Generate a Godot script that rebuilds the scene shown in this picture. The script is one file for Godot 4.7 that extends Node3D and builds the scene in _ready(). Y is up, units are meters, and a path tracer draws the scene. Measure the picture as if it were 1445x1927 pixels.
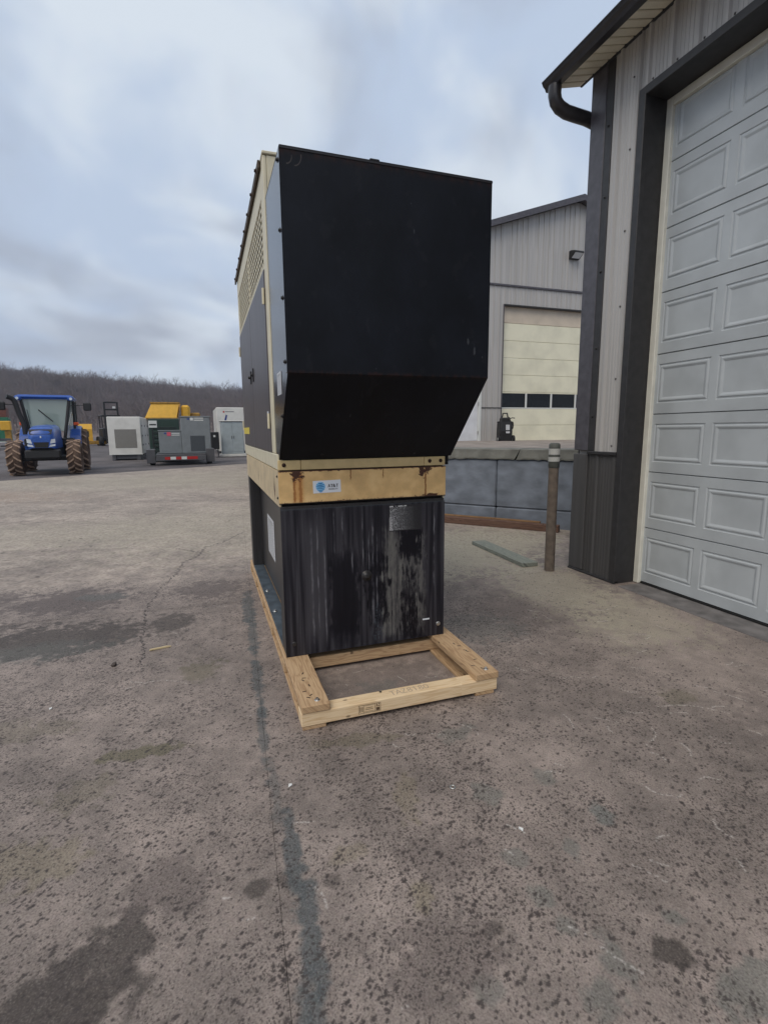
extends Node3D

var XF := Transform3D.IDENTITY   # applied to every vertex that the shape helpers add
var UA := -1                     # axis that runs along u (-1: flat mapping by the way a face points)
var M := {}
var T := {}
var used := {}
var rng := RandomNumberGenerator.new()


func _ready() -> void:
	rng.seed = 20240117
	setup_camera_and_light()
	make_textures()
	make_materials()
	build_ground()
	build_hill()
	build_workshop()
	build_gable_building()
	build_retaining_wall()
	build_generator()
	build_pallet()
	build_tractor()
	build_yard_machines()
	build_small_things()


# ------------------------------------------------------------------ camera, sky, sun
func setup_camera_and_light() -> void:
	var cam := Camera3D.new()
	cam.name = "camera"
	cam.fov = 90.85
	cam.near = 0.05
	cam.far = 3000.0
	cam.position = Vector3(0, 1.48, 0)
	cam.basis = Basis(Vector3.UP, deg_to_rad(-19.084)) * Basis(Vector3.RIGHT, deg_to_rad(-9.141)) * Basis(Vector3.BACK, deg_to_rad(-0.521))
	add_child(cam)
	cam.current = true
	var sun := DirectionalLight3D.new()
	sun.name = "sun"
	sun.light_energy = 0.5
	sun.light_color = Color(1.0, 0.96, 0.90)
	sun.light_angular_distance = 45.0
	sun.shadow_enabled = true
	sun.rotation_degrees = Vector3(-52, -45, 0)
	add_child(sun)
	var env := Environment.new()
	env.background_mode = Environment.BG_SKY
	var sky := Sky.new()
	var pan := PanoramaSkyMaterial.new()
	pan.panorama = ImageTexture.create_from_image(sky_image(1280, 640))
	sky.sky_material = pan
	env.sky = sky
	env.background_energy_multiplier = 1.0
	env.ambient_light_source = Environment.AMBIENT_SOURCE_SKY
	env.tonemap_mode = Environment.TONE_MAPPER_LINEAR
	env.tonemap_exposure = 1.25
	env.sdfgi_enabled = true
	env.ssao_enabled = true
	env.ssil_enabled = true
	env.fog_enabled = true
	env.fog_density = 0.0005
	env.fog_light_color = Color(0.74, 0.78, 0.85)
	var we := WorldEnvironment.new()
	we.name = "world_environment"
	we.environment = env
	add_child(we)


const SKY_SEED := 5

func noise(seed_: int, freq: float, oct := 4, kind := FastNoiseLite.TYPE_SIMPLEX_SMOOTH) -> FastNoiseLite:
	var n := FastNoiseLite.new()
	n.seed = seed_
	n.noise_type = kind
	n.frequency = freq
	n.fractal_type = FastNoiseLite.FRACTAL_FBM if oct > 1 else FastNoiseLite.FRACTAL_NONE
	n.fractal_octaves = oct
	return n


func sky_image(w: int, h: int) -> Image:
	var im := Image.create(w, h, false, Image.FORMAT_RGB8)
	var n1 := noise(SKY_SEED, 0.5, 6)
	var n2 := noise(11, 1.6, 6)
	var n3 := noise(23, 0.3, 3)
	var white := Vector3(0.775, 0.81, 0.85)
	var blue := Vector3(0.675, 0.73, 0.81)
	var grey := Vector3(0.60, 0.63, 0.685)
	var low := Vector3(0.685, 0.73, 0.785)
	for j in h:
		var el := PI * (0.5 - (j + 0.5) / h)
		for i in w:
			var a := TAU * (i + 0.5) / w
			var d := Vector3(sin(a) * cos(el), sin(el), -cos(a) * cos(el))
			var c := low
			if el > 0.0:
				var k := 1.0 / (d.y + 0.42)
				var p := Vector2(d.x, d.z).rotated(0.5) * k
				p += Vector2(n3.get_noise_2d(p.x * 3.0 + 30.0, p.y * 3.0), n3.get_noise_2d(p.x * 3.0, p.y * 3.0 + 70.0)) * 0.22
				var q := n1.get_noise_2d(p.x * 1.0 + 3.1, p.y * 1.5 + 1.7) * 1.0 + n2.get_noise_2d(p.x * 1.6, p.y * 2.0) * 0.55
				var t := n3.get_noise_2d(p.x * 2.2 + 9.0, p.y * 2.8 - 5.0) + 0.7 * n2.get_noise_2d(p.x * 1.5 + 20.0, p.y * 2.0)
				var body := white.lerp(blue, smoothstep(-0.4, 0.35, t))
				c = body.lerp(grey, smoothstep(-0.32, 0.78, q))
				c = c.lerp(low, (1.0 - smoothstep(0.0, 0.16, d.y)) * 0.5)
			im.set_pixel(i, j, Color(c.x, c.y, c.z))
	return im


# ------------------------------------------------------------------ shape helpers
func S() -> SurfaceTool:
	var st := SurfaceTool.new()
	st.begin(Mesh.PRIMITIVE_TRIANGLES)
	st.set_smooth_group(-1)
	return st


func uv_of(p: Vector3, n: Vector3) -> Vector2:
	if UA >= 0:
		return Vector2(p[UA], p[(UA + 1) % 3] + p[(UA + 2) % 3])
	var a := n.abs()
	if a.y >= a.x and a.y >= a.z:
		return Vector2(p.x, p.z)
	if a.x >= a.z:
		return Vector2(p.z, -p.y)
	return Vector2(p.x, -p.y)


func tri(st: SurfaceTool, a: Vector3, b: Vector3, c: Vector3, out := Vector3.ZERO) -> void:
	var n := (b - a).cross(c - a)
	if out != Vector3.ZERO and n.dot(out) > 0.0:
		var t := b
		b = c
		c = t
	for p in [a, b, c]:
		st.set_uv(uv_of(p, n))
		st.add_vertex(XF * p)


func poly(st: SurfaceTool, pts: Array, out := Vector3.ZERO) -> void:
	for i in range(1, pts.size() - 1):
		tri(st, pts[0], pts[i], pts[i + 1], out)


func box(st: SurfaceTool, mn: Vector3, mx: Vector3, b := 0.0) -> void:
	var c := (mn + mx) * 0.5
	var h := (mx - mn) * 0.5
	h = h.abs()
	b = minf(b, minf(h.x, minf(h.y, h.z)) * 0.9)
	for ax in 3:
		var i := (ax + 1) % 3
		var j := (ax + 2) % 3
		for s in [-1.0, 1.0]:
			var pts := []
			for q in [[-1.0, -1.0], [1.0, -1.0], [1.0, 1.0], [-1.0, 1.0]]:
				var v := Vector3.ZERO
				v[ax] = s * h[ax]
				v[i] = q[0] * (h[i] - b)
				v[j] = q[1] * (h[j] - b)
				pts.append(c + v)
			var o := Vector3.ZERO
			o[ax] = s
			poly(st, pts, o)
	if b <= 0.0:
		return
	for k in 3:
		var i := (k + 1) % 3
		var j := (k + 2) % 3
		for si in [-1.0, 1.0]:
			for sj in [-1.0, 1.0]:
				var pts := []
				for q in [[0, -1.0], [0, 1.0], [1, 1.0], [1, -1.0]]:
					var v := Vector3.ZERO
					v[k] = q[1] * (h[k] - b)
					v[i] = si * (h[i] - (b if q[0] == 1 else 0.0))
					v[j] = sj * (h[j] - (b if q[0] == 0 else 0.0))
					pts.append(c + v)
				var o := Vector3.ZERO
				o[i] = si
				o[j] = sj
				poly(st, pts, o)
	for sx in [-1.0, 1.0]:
		for sy in [-1.0, 1.0]:
			for sz in [-1.0, 1.0]:
				var s := Vector3(sx, sy, sz)
				var pts := []
				for ax in 3:
					var v := Vector3.ZERO
					for m in 3:
						v[m] = s[m] * (h[m] - (0.0 if m == ax else b))
					pts.append(c + v)
				poly(st, pts, s)


func frame_of(d: Vector3) -> Basis:
	d = d.normalized()
	var u := Vector3.UP if absf(d.y) < 0.9 else Vector3.RIGHT
	var x := u.cross(d).normalized()
	return Basis(x, d.cross(x), d)


func cyl(st: SurfaceTool, p0: Vector3, p1: Vector3, r0: float, r1: float, n := 12, caps := true) -> void:
	var f := frame_of(p1 - p0)
	var ring0 := []
	var ring1 := []
	for i in n:
		var a := TAU * i / n
		var o := f.x * cos(a) + f.y * sin(a)
		ring0.append(p0 + o * r0)
		ring1.append(p1 + o * r1)
	st.set_smooth_group(1)
	for i in n:
		var k := (i + 1) % n
		var o: Vector3 = (ring0[i] + ring0[k] + ring1[i] + ring1[k]) * 0.25 - (p0 + p1) * 0.5
		o -= f.z * o.dot(f.z)
		poly(st, [ring0[i], ring0[k], ring1[k], ring1[i]], o)
	st.set_smooth_group(-1)
	if caps:
		if r0 > 0.0:
			poly(st, ring0, -f.z)
		if r1 > 0.0:
			poly(st, ring1, f.z)


func tube(st: SurfaceTool, pts: Array, r: float, n := 8) -> void:
	var rings := []
	for i in pts.size():
		var d: Vector3 = (pts[mini(i + 1, pts.size() - 1)] - pts[maxi(i - 1, 0)])
		var f := frame_of(d)
		if i > 0:
			var prev: Vector3 = rings[i - 1][0] - pts[i - 1]
			var x := (prev - f.z * prev.dot(f.z)).normalized()
			f = Basis(x, f.z.cross(x), f.z)
		var ring := []
		for k in n:
			var a := TAU * k / n
			ring.append(pts[i] + (f.x * cos(a) + f.y * sin(a)) * r)
		rings.append(ring)
	st.set_smooth_group(1)
	for i in pts.size() - 1:
		for k in n:
			var q := (k + 1) % n
			var mid: Vector3 = (rings[i][k] + rings[i][q] + rings[i + 1][k] + rings[i + 1][q]) * 0.25
			poly(st, [rings[i][k], rings[i][q], rings[i + 1][q], rings[i + 1][k]], mid - (pts[i] + pts[i + 1]) * 0.5)
	st.set_smooth_group(-1)
	poly(st, rings[0], pts[0] - pts[1])
	poly(st, rings[-1], pts[-1] - pts[-2])


# profile: [radius, place along the axis] from one end to the other
func lathe(st: SurfaceTool, o: Vector3, axis: Vector3, profile: Array, n := 24) -> void:
	var f := frame_of(axis)
	st.set_smooth_group(1)
	for i in n:
		var a0 := TAU * i / n
		var a1 := TAU * (i + 1) / n
		var d0 := f.x * cos(a0) + f.y * sin(a0)
		var d1 := f.x * cos(a1) + f.y * sin(a1)
		for k in profile.size() - 1:
			var p: Array = profile[k]
			var q: Array = profile[k + 1]
			var out: Vector3 = (d0 + d1) * 0.5 * (q[1] - p[1]) - f.z * (q[0] - p[0])
			poly(st, [o + d0 * p[0] + f.z * p[1], o + d1 * p[0] + f.z * p[1], o + d1 * q[0] + f.z * q[1], o + d0 * q[0] + f.z * q[1]], out)
	st.set_smooth_group(-1)


# a flat outline (x, y) pushed along z from z0 to z1
func prism(st: SurfaceTool, outline: PackedVector2Array, z0: float, z1: float) -> void:
	var idx := Geometry2D.triangulate_polygon(outline)
	for i in range(0, idx.size(), 3):
		for z in [[z0, -1.0], [z1, 1.0]]:
			var p := []
			for k in 3:
				var v := outline[idx[i + k]]
				p.append(Vector3(v.x, v.y, z[0]))
			tri(st, p[0], p[1], p[2], Vector3(0, 0, z[1] * signf(z1 - z0)))
	var cw := Geometry2D.is_polygon_clockwise(outline)
	for i in outline.size():
		var a := outline[i]
		var b := outline[(i + 1) % outline.size()]
		var o := Vector3(b.y - a.y, a.x - b.x, 0) * (-1.0 if cw else 1.0)
		poly(st, [Vector3(a.x, a.y, z0), Vector3(b.x, b.y, z0), Vector3(b.x, b.y, z1), Vector3(a.x, a.y, z1)], o)


func put(st: SurfaceTool, called: String, m: Material, parent: Node3D) -> MeshInstance3D:
	st.generate_normals()
	var o := MeshInstance3D.new()
	o.name = called
	o.mesh = st.commit()
	o.material_override = null
	o.mesh.surface_set_material(0, m)
	parent.add_child(o, true)
	return o


func numbered(called: String) -> String:
	if not used.has(called):
		used[called] = 0
		return called
	used[called] += 1
	return "%s_%03d" % [called, used[called]]


func thing(called: String, label: String, category: String, at := Vector3.ZERO, turn := 0.0, group := "") -> Node3D:
	var o := Node3D.new()
	o.name = numbered(called)
	add_child(o)
	o.position = at
	o.rotation.y = turn
	o.set_meta("label", label)
	o.set_meta("category", category)
	if group:
		o.set_meta("group", group)
	return o


func structure(called: String, label := "") -> Node3D:
	var o := Node3D.new()
	o.name = numbered(called)
	add_child(o)
	o.set_meta("kind", "structure")
	if label:
		o.set_meta("label", label)
	return o


func pbox(called: String, mn: Vector3, mx: Vector3, b: float, m: Material, parent: Node3D) -> MeshInstance3D:
	var st := S()
	box(st, mn, mx, b)
	return put(st, called, m, parent)


func lettering(text: String, height: float, m: Material, parent: Node3D, xf: Transform3D, called := "lettering", bold := true, slant := false) -> MeshInstance3D:
	var tm := TextMesh.new()
	var f := SystemFont.new()
	f.font_names = PackedStringArray(["Droid Sans"])
	f.font_weight = 700 if bold else 400
	f.font_italic = slant
	tm.font = f
	tm.text = text
	tm.font_size = 32
	tm.pixel_size = height / 23.0
	tm.depth = 0.0006
	tm.curve_step = 2.0
	tm.material = m
	var o := MeshInstance3D.new()
	o.name = called
	o.mesh = tm
	o.transform = xf
	parent.add_child(o, true)
	return o


# ------------------------------------------------------------------ textures
func grey_image(w: int, h: int, n: FastNoiseLite, lo: float, hi: float, cw := 0, ch := 0) -> Image:
	var im := n.get_seamless_image(cw if cw else w, ch if ch else h)
	if cw:
		im.resize(w, h, Image.INTERPOLATE_CUBIC)
	im.convert(Image.FORMAT_L8)
	var d := im.get_data()
	for i in d.size():
		d[i] = int(clampf(lerpf(lo, hi, d[i] / 255.0), 0.0, 1.0) * 255.0)
	return Image.create_from_data(w, h, false, Image.FORMAT_L8, d)


func tex(im: Image) -> ImageTexture:
	return ImageTexture.create_from_image(im)


func painted(w: int, h: int, f: Callable) -> Image:
	var im := Image.create(w, h, false, Image.FORMAT_RGB8)
	for j in h:
		for i in w:
			var c: Vector3 = f.call((i + 0.5) / w, (j + 0.5) / h)
			im.set_pixel(i, j, Color(c.x, c.y, c.z))
	return im


func make_textures() -> void:
	T.fine = tex(grey_image(512, 512, noise(1, 0.03, 5), 0.80, 1.06))
	T.soft = tex(grey_image(512, 512, noise(8, 0.012, 5), 0.93, 1.03))
	T.runs = tex(grey_image(512, 512, noise(9, 0.05, 4), 0.90, 1.04, 512, 8))
	T.blotch = tex(grey_image(512, 512, noise(2, 0.008, 5), 0.72, 1.08))
	T.bump = tex(grey_image(512, 512, noise(3, 0.05, 4), 0.0, 1.0))
	T.streak = tex(grey_image(512, 512, noise(4, 0.05, 4), 0.78, 1.08, 512, 10))
	T.speck = tex(grey_image(512, 512, noise(6, 0.09, 2, FastNoiseLite.TYPE_CELLULAR), 0.55, 1.25))
	T.wood = tex(wood_image(7, Vector3(0.77, 0.655, 0.51), Vector3(0.60, 0.475, 0.35)))
	T.pale_wood = tex(wood_image(17, Vector3(0.90, 0.81, 0.67), Vector3(0.80, 0.68, 0.52)))
	T.grey_wood = tex(wood_image(27, Vector3(0.56, 0.57, 0.52), Vector3(0.40, 0.42, 0.40)))
	T.red_wood = tex(wood_image(37, Vector3(0.46, 0.35, 0.29), Vector3(0.29, 0.205, 0.17)))
	T.tank = tex(tank_image())
	T.band = tex(band_image())
	T.band_side = tex(band_side_image())
	T.hood = tex(hood_image())
	T.plate = tex(plate_image())
	T.notice = tex(notice_image())


func wood_image(seed_: int, light: Vector3, dark: Vector3) -> Image:
	var n := noise(seed_, 1.0, 3)
	var n2 := noise(seed_ + 1, 1.0, 4)
	var knots := [Vector2(0.22, 0.3), Vector2(0.71, 0.62), Vector2(0.48, 0.85)]
	return painted(384, 192, func(u: float, v: float) -> Vector3:
		var bend := n.get_noise_2d(u * 2.2, v * 2.0) * 0.16
		var y := v + bend
		for k: Vector2 in knots:
			var dx := (u - k.x) * 2.4
			var dy := v - k.y
			y += 0.05 * signf(dy) * exp(-(dx * dx + dy * dy) * 60.0)
		var ring := 0.5 + 0.5 * sin(y * 62.0 + n2.get_noise_2d(u * 1.5, v * 9.0) * 5.0)
		var fib := n2.get_noise_2d(u * 5.0, v * 130.0)
		var c := light.lerp(dark, clampf(pow(ring, 3.0) * 0.55 + 0.22 + fib * 0.5, 0.0, 1.0))
		for k: Vector2 in knots:
			var d := Vector2((u - k.x) * 2.6, v - k.y).length()
			c = c.lerp(dark * 0.6, (1.0 - smoothstep(0.012, 0.034, d)) * 0.85)
		return c)


func soft(v: float, a: float, b: float, e: float) -> float:
	return smoothstep(a - e, a + e, v) * (1.0 - smoothstep(b - e, b + e, v))


func tank_image() -> Image:
	var ns := noise(41, 1.0, 3)
	var nb := noise(42, 1.0, 5)
	var im := painted(512, 512, func(u: float, v: float) -> Vector3:
		var c := Vector3(0.115, 0.11, 0.135)
		var s := ns.get_noise_2d(u * 26.0, v * 0.9)
		var s2 := ns.get_noise_2d(u * 70.0 + 40.0, v * 1.6)
		var b := nb.get_noise_2d(u * 14.0, v * 12.0)
		var b2 := nb.get_noise_2d(u * 60.0 + 9.0, v * 11.0) * 0.8 + nb.get_noise_2d(u * 50.0, v * 46.0) * 0.3
		var film := Vector3(0.43, 0.425, 0.41)
		var dusk := Vector3(0.265, 0.26, 0.28)
		c = c.lerp(dusk, clampf(0.40 + s * 0.95, 0.0, 1.0))
		c = c.lerp(dusk, soft(u + s2 * 0.02, 0.12, 0.25, 0.02) * soft(v, 0.08, 0.9, 0.1) * 0.8)
		var black := Vector3(0.06, 0.057, 0.085)
		var e := b * 0.04 + nb.get_noise_2d(u * 38.0, v * 5.0) * 0.07
		c = c.lerp(black, soft(u + e * 0.5, 0.27, 0.44, 0.015) * soft(v + e, 0.34, 0.92, 0.08) * 0.8)
		# pale dried film down the right half
		c = c.lerp(film, soft(u + e * 0.4 + s * 0.02, 0.60, 0.865, 0.018) * soft(v + e, 0.20, 0.95, 0.06) * clampf(0.70 + s * 0.4 + b2 * 0.35, 0.0, 1.0))
		c = c.lerp(black, soft(u + e * 0.7, 0.70, 0.845, 0.012) * soft(v + e, 0.17, 0.40, 0.03) * 0.95)
		c = c.lerp(black, soft(u + e * 0.9, 0.725, 0.82, 0.035) * soft(v + e, 0.47, 0.62, 0.06) * clampf(0.7 + b2 * 2.0, 0.0, 1.0))
		c = c.lerp(black, soft(u + e * 0.9, 0.72, 0.83, 0.03) * soft(v + e, 0.63, 1.0, 0.06) * clampf(0.95 + b2, 0.0, 1.0))
		c = c.lerp(black, soft(u + e * 0.9, 0.50, 0.615, 0.02) * soft(v + e, 0.33, 0.86, 0.04) * clampf(0.9 + b2 * 1.4, 0.0, 1.0))
		# thin runs of water
		for r: Array in [[0.20, 0.05, 0.8, 0.002], [0.165, 0.1, 0.9, 0.003], [0.24, 0.3, 0.95, 0.002], [0.30, 0.02, 0.3, 0.002], [0.35, 0.04, 0.34, 0.0025], [0.47, 0.02, 0.4, 0.002], [0.93, 0.05, 0.6, 0.0025], [0.405, 0.30, 0.47, 0.0022], [0.508, 0.20, 0.5, 0.0018], [0.532, 0.12, 0.47, 0.0028], [0.556, 0.22, 0.72, 0.0022], [0.531, 0.56, 0.88, 0.004]]:
			c = c.lerp(Vector3(0.46, 0.46, 0.48), (1.0 - smoothstep(r[3], r[3] * 2.6, absf(u + ns.get_noise_2d(v * 6.0, r[0] * 50.0) * 0.004 - r[0]))) * soft(v, r[1], r[2], 0.05) * clampf(0.45 + 0.9 * nb.get_noise_2d(u * 9.0, v * 6.0), 0.1, 0.8))
		c = c.lerp(Vector3(0.33, 0.37, 0.40), soft(u, 0.53, 0.585, 0.03) * soft(v, 0.68, 0.98, 0.1) * clampf(b2 * 2.6, 0.0, 0.8))
		c = c.lerp(Vector3(0.28, 0.31, 0.33), (1.0 - smoothstep(0.0, 0.014, v)) * 0.6)
		return c)
	im.resize(1024, 1024, Image.INTERPOLATE_CUBIC)
	return im


func rust(c: Vector3, k: float) -> Vector3:
	return c.lerp(Vector3(0.27, 0.15, 0.085), clampf(k, 0.0, 1.0))


func band_image() -> Image:
	var nb := noise(51, 1.0, 4)
	return painted(1024, 224, func(u: float, v: float) -> Vector3:
		var n := nb.get_noise_2d(u * 7.0, v * 1.6)
		var f := nb.get_noise_2d(u * 120.0, v * 26.0)
		var g := nb.get_noise_2d(u * 34.0 + 5.0, v * 7.0)
		var c := Vector3(0.83, 0.69, 0.475) * (1.0 + n * 0.10 + f * 0.03)
		c = c.lerp(Vector3(0.87, 0.75, 0.54), clampf(n, 0.0, 0.6))
		# drips
		for d: Array in [[0.085, 0.05, 0.95, 0.003], [0.118, 0.1, 0.97, 0.004], [0.868, 0.0, 1.0, 0.0022], [0.405, 0.0, 0.32, 0.0016], [0.60, 0.0, 0.3, 0.0012]]:
			var w: float = d[3] * (1.0 + 0.5 * nb.get_noise_1d(v * 22.0 + d[0] * 90.0))
			c = c.lerp(Vector3(0.47, 0.29, 0.13), (1.0 - smoothstep(w, w * 3.0, absf(u - d[0] - 0.003 * nb.get_noise_1d(v * 9.0)))) * soft(v, d[1] - 0.05, d[2], 0.06) * 0.9)
		c = c.lerp(Vector3(0.74, 0.51, 0.27), soft(u + f * 0.01, 0.08, 0.135, 0.012) * soft(v, 0.1, 0.95, 0.1) * 0.55)
		# flaked spots
		for q: Array in [[0.10, 0.13, 0.035, 0.19], [0.845, 0.14, 0.024, 0.22], [0.885, 0.08, 0.022, 0.14], [0.90, 0.97, 0.05, 0.10]]:
			var r := Vector2((u - q[0]) / q[2], (v - q[1]) / q[3]).length() + g * 0.7 + f * 0.35
			c = rust(c, 1.0 - smoothstep(0.75, 0.95, r))
		var top := 0.045 + 0.07 * clampf(g * 1.6 - 0.25 + 0.4 * f, 0.0, 1.0)
		c = rust(c, 1.0 - smoothstep(top * 0.45, top * 0.75, v))
		var low := 0.035 + 0.16 * clampf(f * 0.9 + g * 0.7 - 0.1, 0.0, 1.0)
		c = rust(c, 1.0 - smoothstep(low * 0.5, low * 0.7, 1.0 - v))
		c = c.lerp(Vector3(0.10, 0.085, 0.08), (1.0 - smoothstep(0.0, 0.035, 1.0 - v)) * 0.9)
		return c)


func band_side_image() -> Image:
	var nb := noise(61, 1.0, 4)
	return painted(768, 96, func(u: float, v: float) -> Vector3:
		var n := nb.get_noise_2d(u * 14.0, v * 1.4)
		var f := nb.get_noise_2d(u * 160.0, v * 12.0)
		var c := Vector3(0.77, 0.70, 0.57) * (1.0 + n * 0.10 + f * 0.04)
		for q: Array in [[0.155, 0.62, 0.007, 0.42], [0.92, 0.6, 0.012, 0.4], [0.5, 0.55, 0.006, 0.3]]:
			var r: float = absf(u - q[0]) / q[2] + absf(v - q[1]) / q[3] + f * 0.3
			c = rust(c, 1.0 - smoothstep(0.85, 1.0, r))
		return c)


func hood_image() -> Image:
	var nb := noise(71, 1.0, 5)
	return painted(512, 512, func(u: float, v: float) -> Vector3:
		var b := nb.get_noise_2d(u * 3.0, v * 3.0)
		var f := nb.get_noise_2d(u * 30.0, v * 24.0)
		var c := Vector3(0.08, 0.09, 0.115) * (1.0 + b * 0.28 + f * 0.10)
		# handled and scuffed places
		c = c.lerp(Vector3(0.2, 0.2, 0.21), clampf(nb.get_noise_2d(u * 9.0 + 50.0, v * 9.0) * 2.2 - 0.85, 0.0, 0.2))
		c = c.lerp(Vector3(0.20, 0.12, 0.105), clampf((1.0 - smoothstep(0.0, 0.035, v)) * (0.5 + f), 0.0, 0.7))
		c = c.lerp(Vector3(0.21, 0.125, 0.11), clampf((1.0 - smoothstep(0.0, 0.012, absf(v - 0.675 + f * 0.004))) * (0.35 + f * 1.3), 0.0, 0.6))
		for q: Array in [[0.60, 0.195, 0.003, 0.010], [0.41, 0.655, 0.004, 0.003], [0.33, 0.82, 0.003, 0.008], [0.76, 0.985, 0.006, 0.004], [0.92, 0.575, 0.008, 0.02], [0.885, 0.545, 0.006, 0.012], [0.965, 0.60, 0.003, 0.004], [0.585, 0.11, 0.004, 0.002]]:
			var r := Vector2((u - q[0]) / q[2], (v - q[1]) / q[3]).length() + f * 0.8
			c = c.lerp(Vector3(0.36, 0.37, 0.38), (1.0 - smoothstep(0.5, 1.1, r)) * 0.6)
		# two curved scratches near the top corner
		for q: Array in [[0.028, 0.025, 0.022], [0.06, 0.02, 0.03]]:
			var d := Vector2(u - q[0], v - q[1])
			if d.x > 0.0 and d.y > -0.004:
				c = c.lerp(Vector3(0.42, 0.38, 0.36), (1.0 - smoothstep(0.0008, 0.0022, absf(d.length() - q[2]))) * 0.7)
		return c)


func plate_image() -> Image:
	var nb := noise(81, 1.0, 3)
	var r := RandomNumberGenerator.new()
	r.seed = 8
	var im := Image.create(256, 176, false, Image.FORMAT_RGB8)
	im.fill(Color(0.155, 0.15, 0.165))
	var y := 16
	while y < 168:
		var x := 4
		while x < 236:
			var w := r.randi_range(3, 14)
			var k := clampf(1.15 - x / 190.0, 0.0, 1.0) * (0.55 + 0.45 * r.randf())
			var g := lerpf(0.2, 0.95, k)
			im.fill_rect(Rect2i(x, y, w, 3), Color(g, g * 1.01, g * 1.02))
			x += w + r.randi_range(2, 4)
		y += 6
	im.fill_rect(Rect2i(2, 4, 28, 9), Color(0.82, 0.82, 0.82))
	im.fill_rect(Rect2i(48, 3, 8, 8), Color(0.80, 0.80, 0.80))
	im.fill_rect(Rect2i(66, 4, 70, 8), Color(0.80, 0.80, 0.80))
	im.fill_rect(Rect2i(0, 80, 24, 92), Color(0.66, 0.66, 0.67))
	for j in 176:
		for i in 256:
			var n := nb.get_noise_2d(i * 0.09, j * 0.09)
			var c := im.get_pixel(i, j)
			im.set_pixel(i, j, c.lerp(Color(0.15, 0.145, 0.16), clampf(n * 1.6 + (0.5 if i > 190 else -0.05), 0.0, 1.0)))
	return im


func notice_image() -> Image:
	var r := RandomNumberGenerator.new()
	r.seed = 5
	var im := Image.create(128, 192, false, Image.FORMAT_RGB8)
	im.fill(Color(0.80, 0.81, 0.82))
	for y in range(16, 180, 9):
		var x := 10
		while x < 112:
			var w := r.randi_range(4, 16)
			im.fill_rect(Rect2i(x, y, mini(w, 118 - x), 4), Color(0.5, 0.51, 0.53) if y > 30 else Color(0.25, 0.26, 0.28))
			x += w + 3
	return im


# ------------------------------------------------------------------ materials
func mat(c: Color, rough := 0.7, metal := 0.0, t: Texture2D = null, scale := 1.0, bump := 0.0, bump_tex: Texture2D = null) -> StandardMaterial3D:
	var m := StandardMaterial3D.new()
	m.albedo_color = c
	m.roughness = rough
	m.metallic = metal
	if t or bump > 0.0:
		m.uv1_triplanar = true
		m.uv1_world_triplanar = true
		m.uv1_scale = Vector3.ONE * scale
	if t:
		m.albedo_texture = t
	if bump > 0.0:
		m.heightmap_enabled = true
		m.heightmap_texture = bump_tex if bump_tex else T.bump
		m.heightmap_scale = bump
	return m


func uvmat(t: Texture2D, rough := 0.7, scale := Vector2.ONE, c := Color.WHITE) -> StandardMaterial3D:
	var m := StandardMaterial3D.new()
	m.albedo_color = c
	m.albedo_texture = t
	m.roughness = rough
	m.uv1_scale = Vector3(scale.x, scale.y, 1)
	return m


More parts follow.
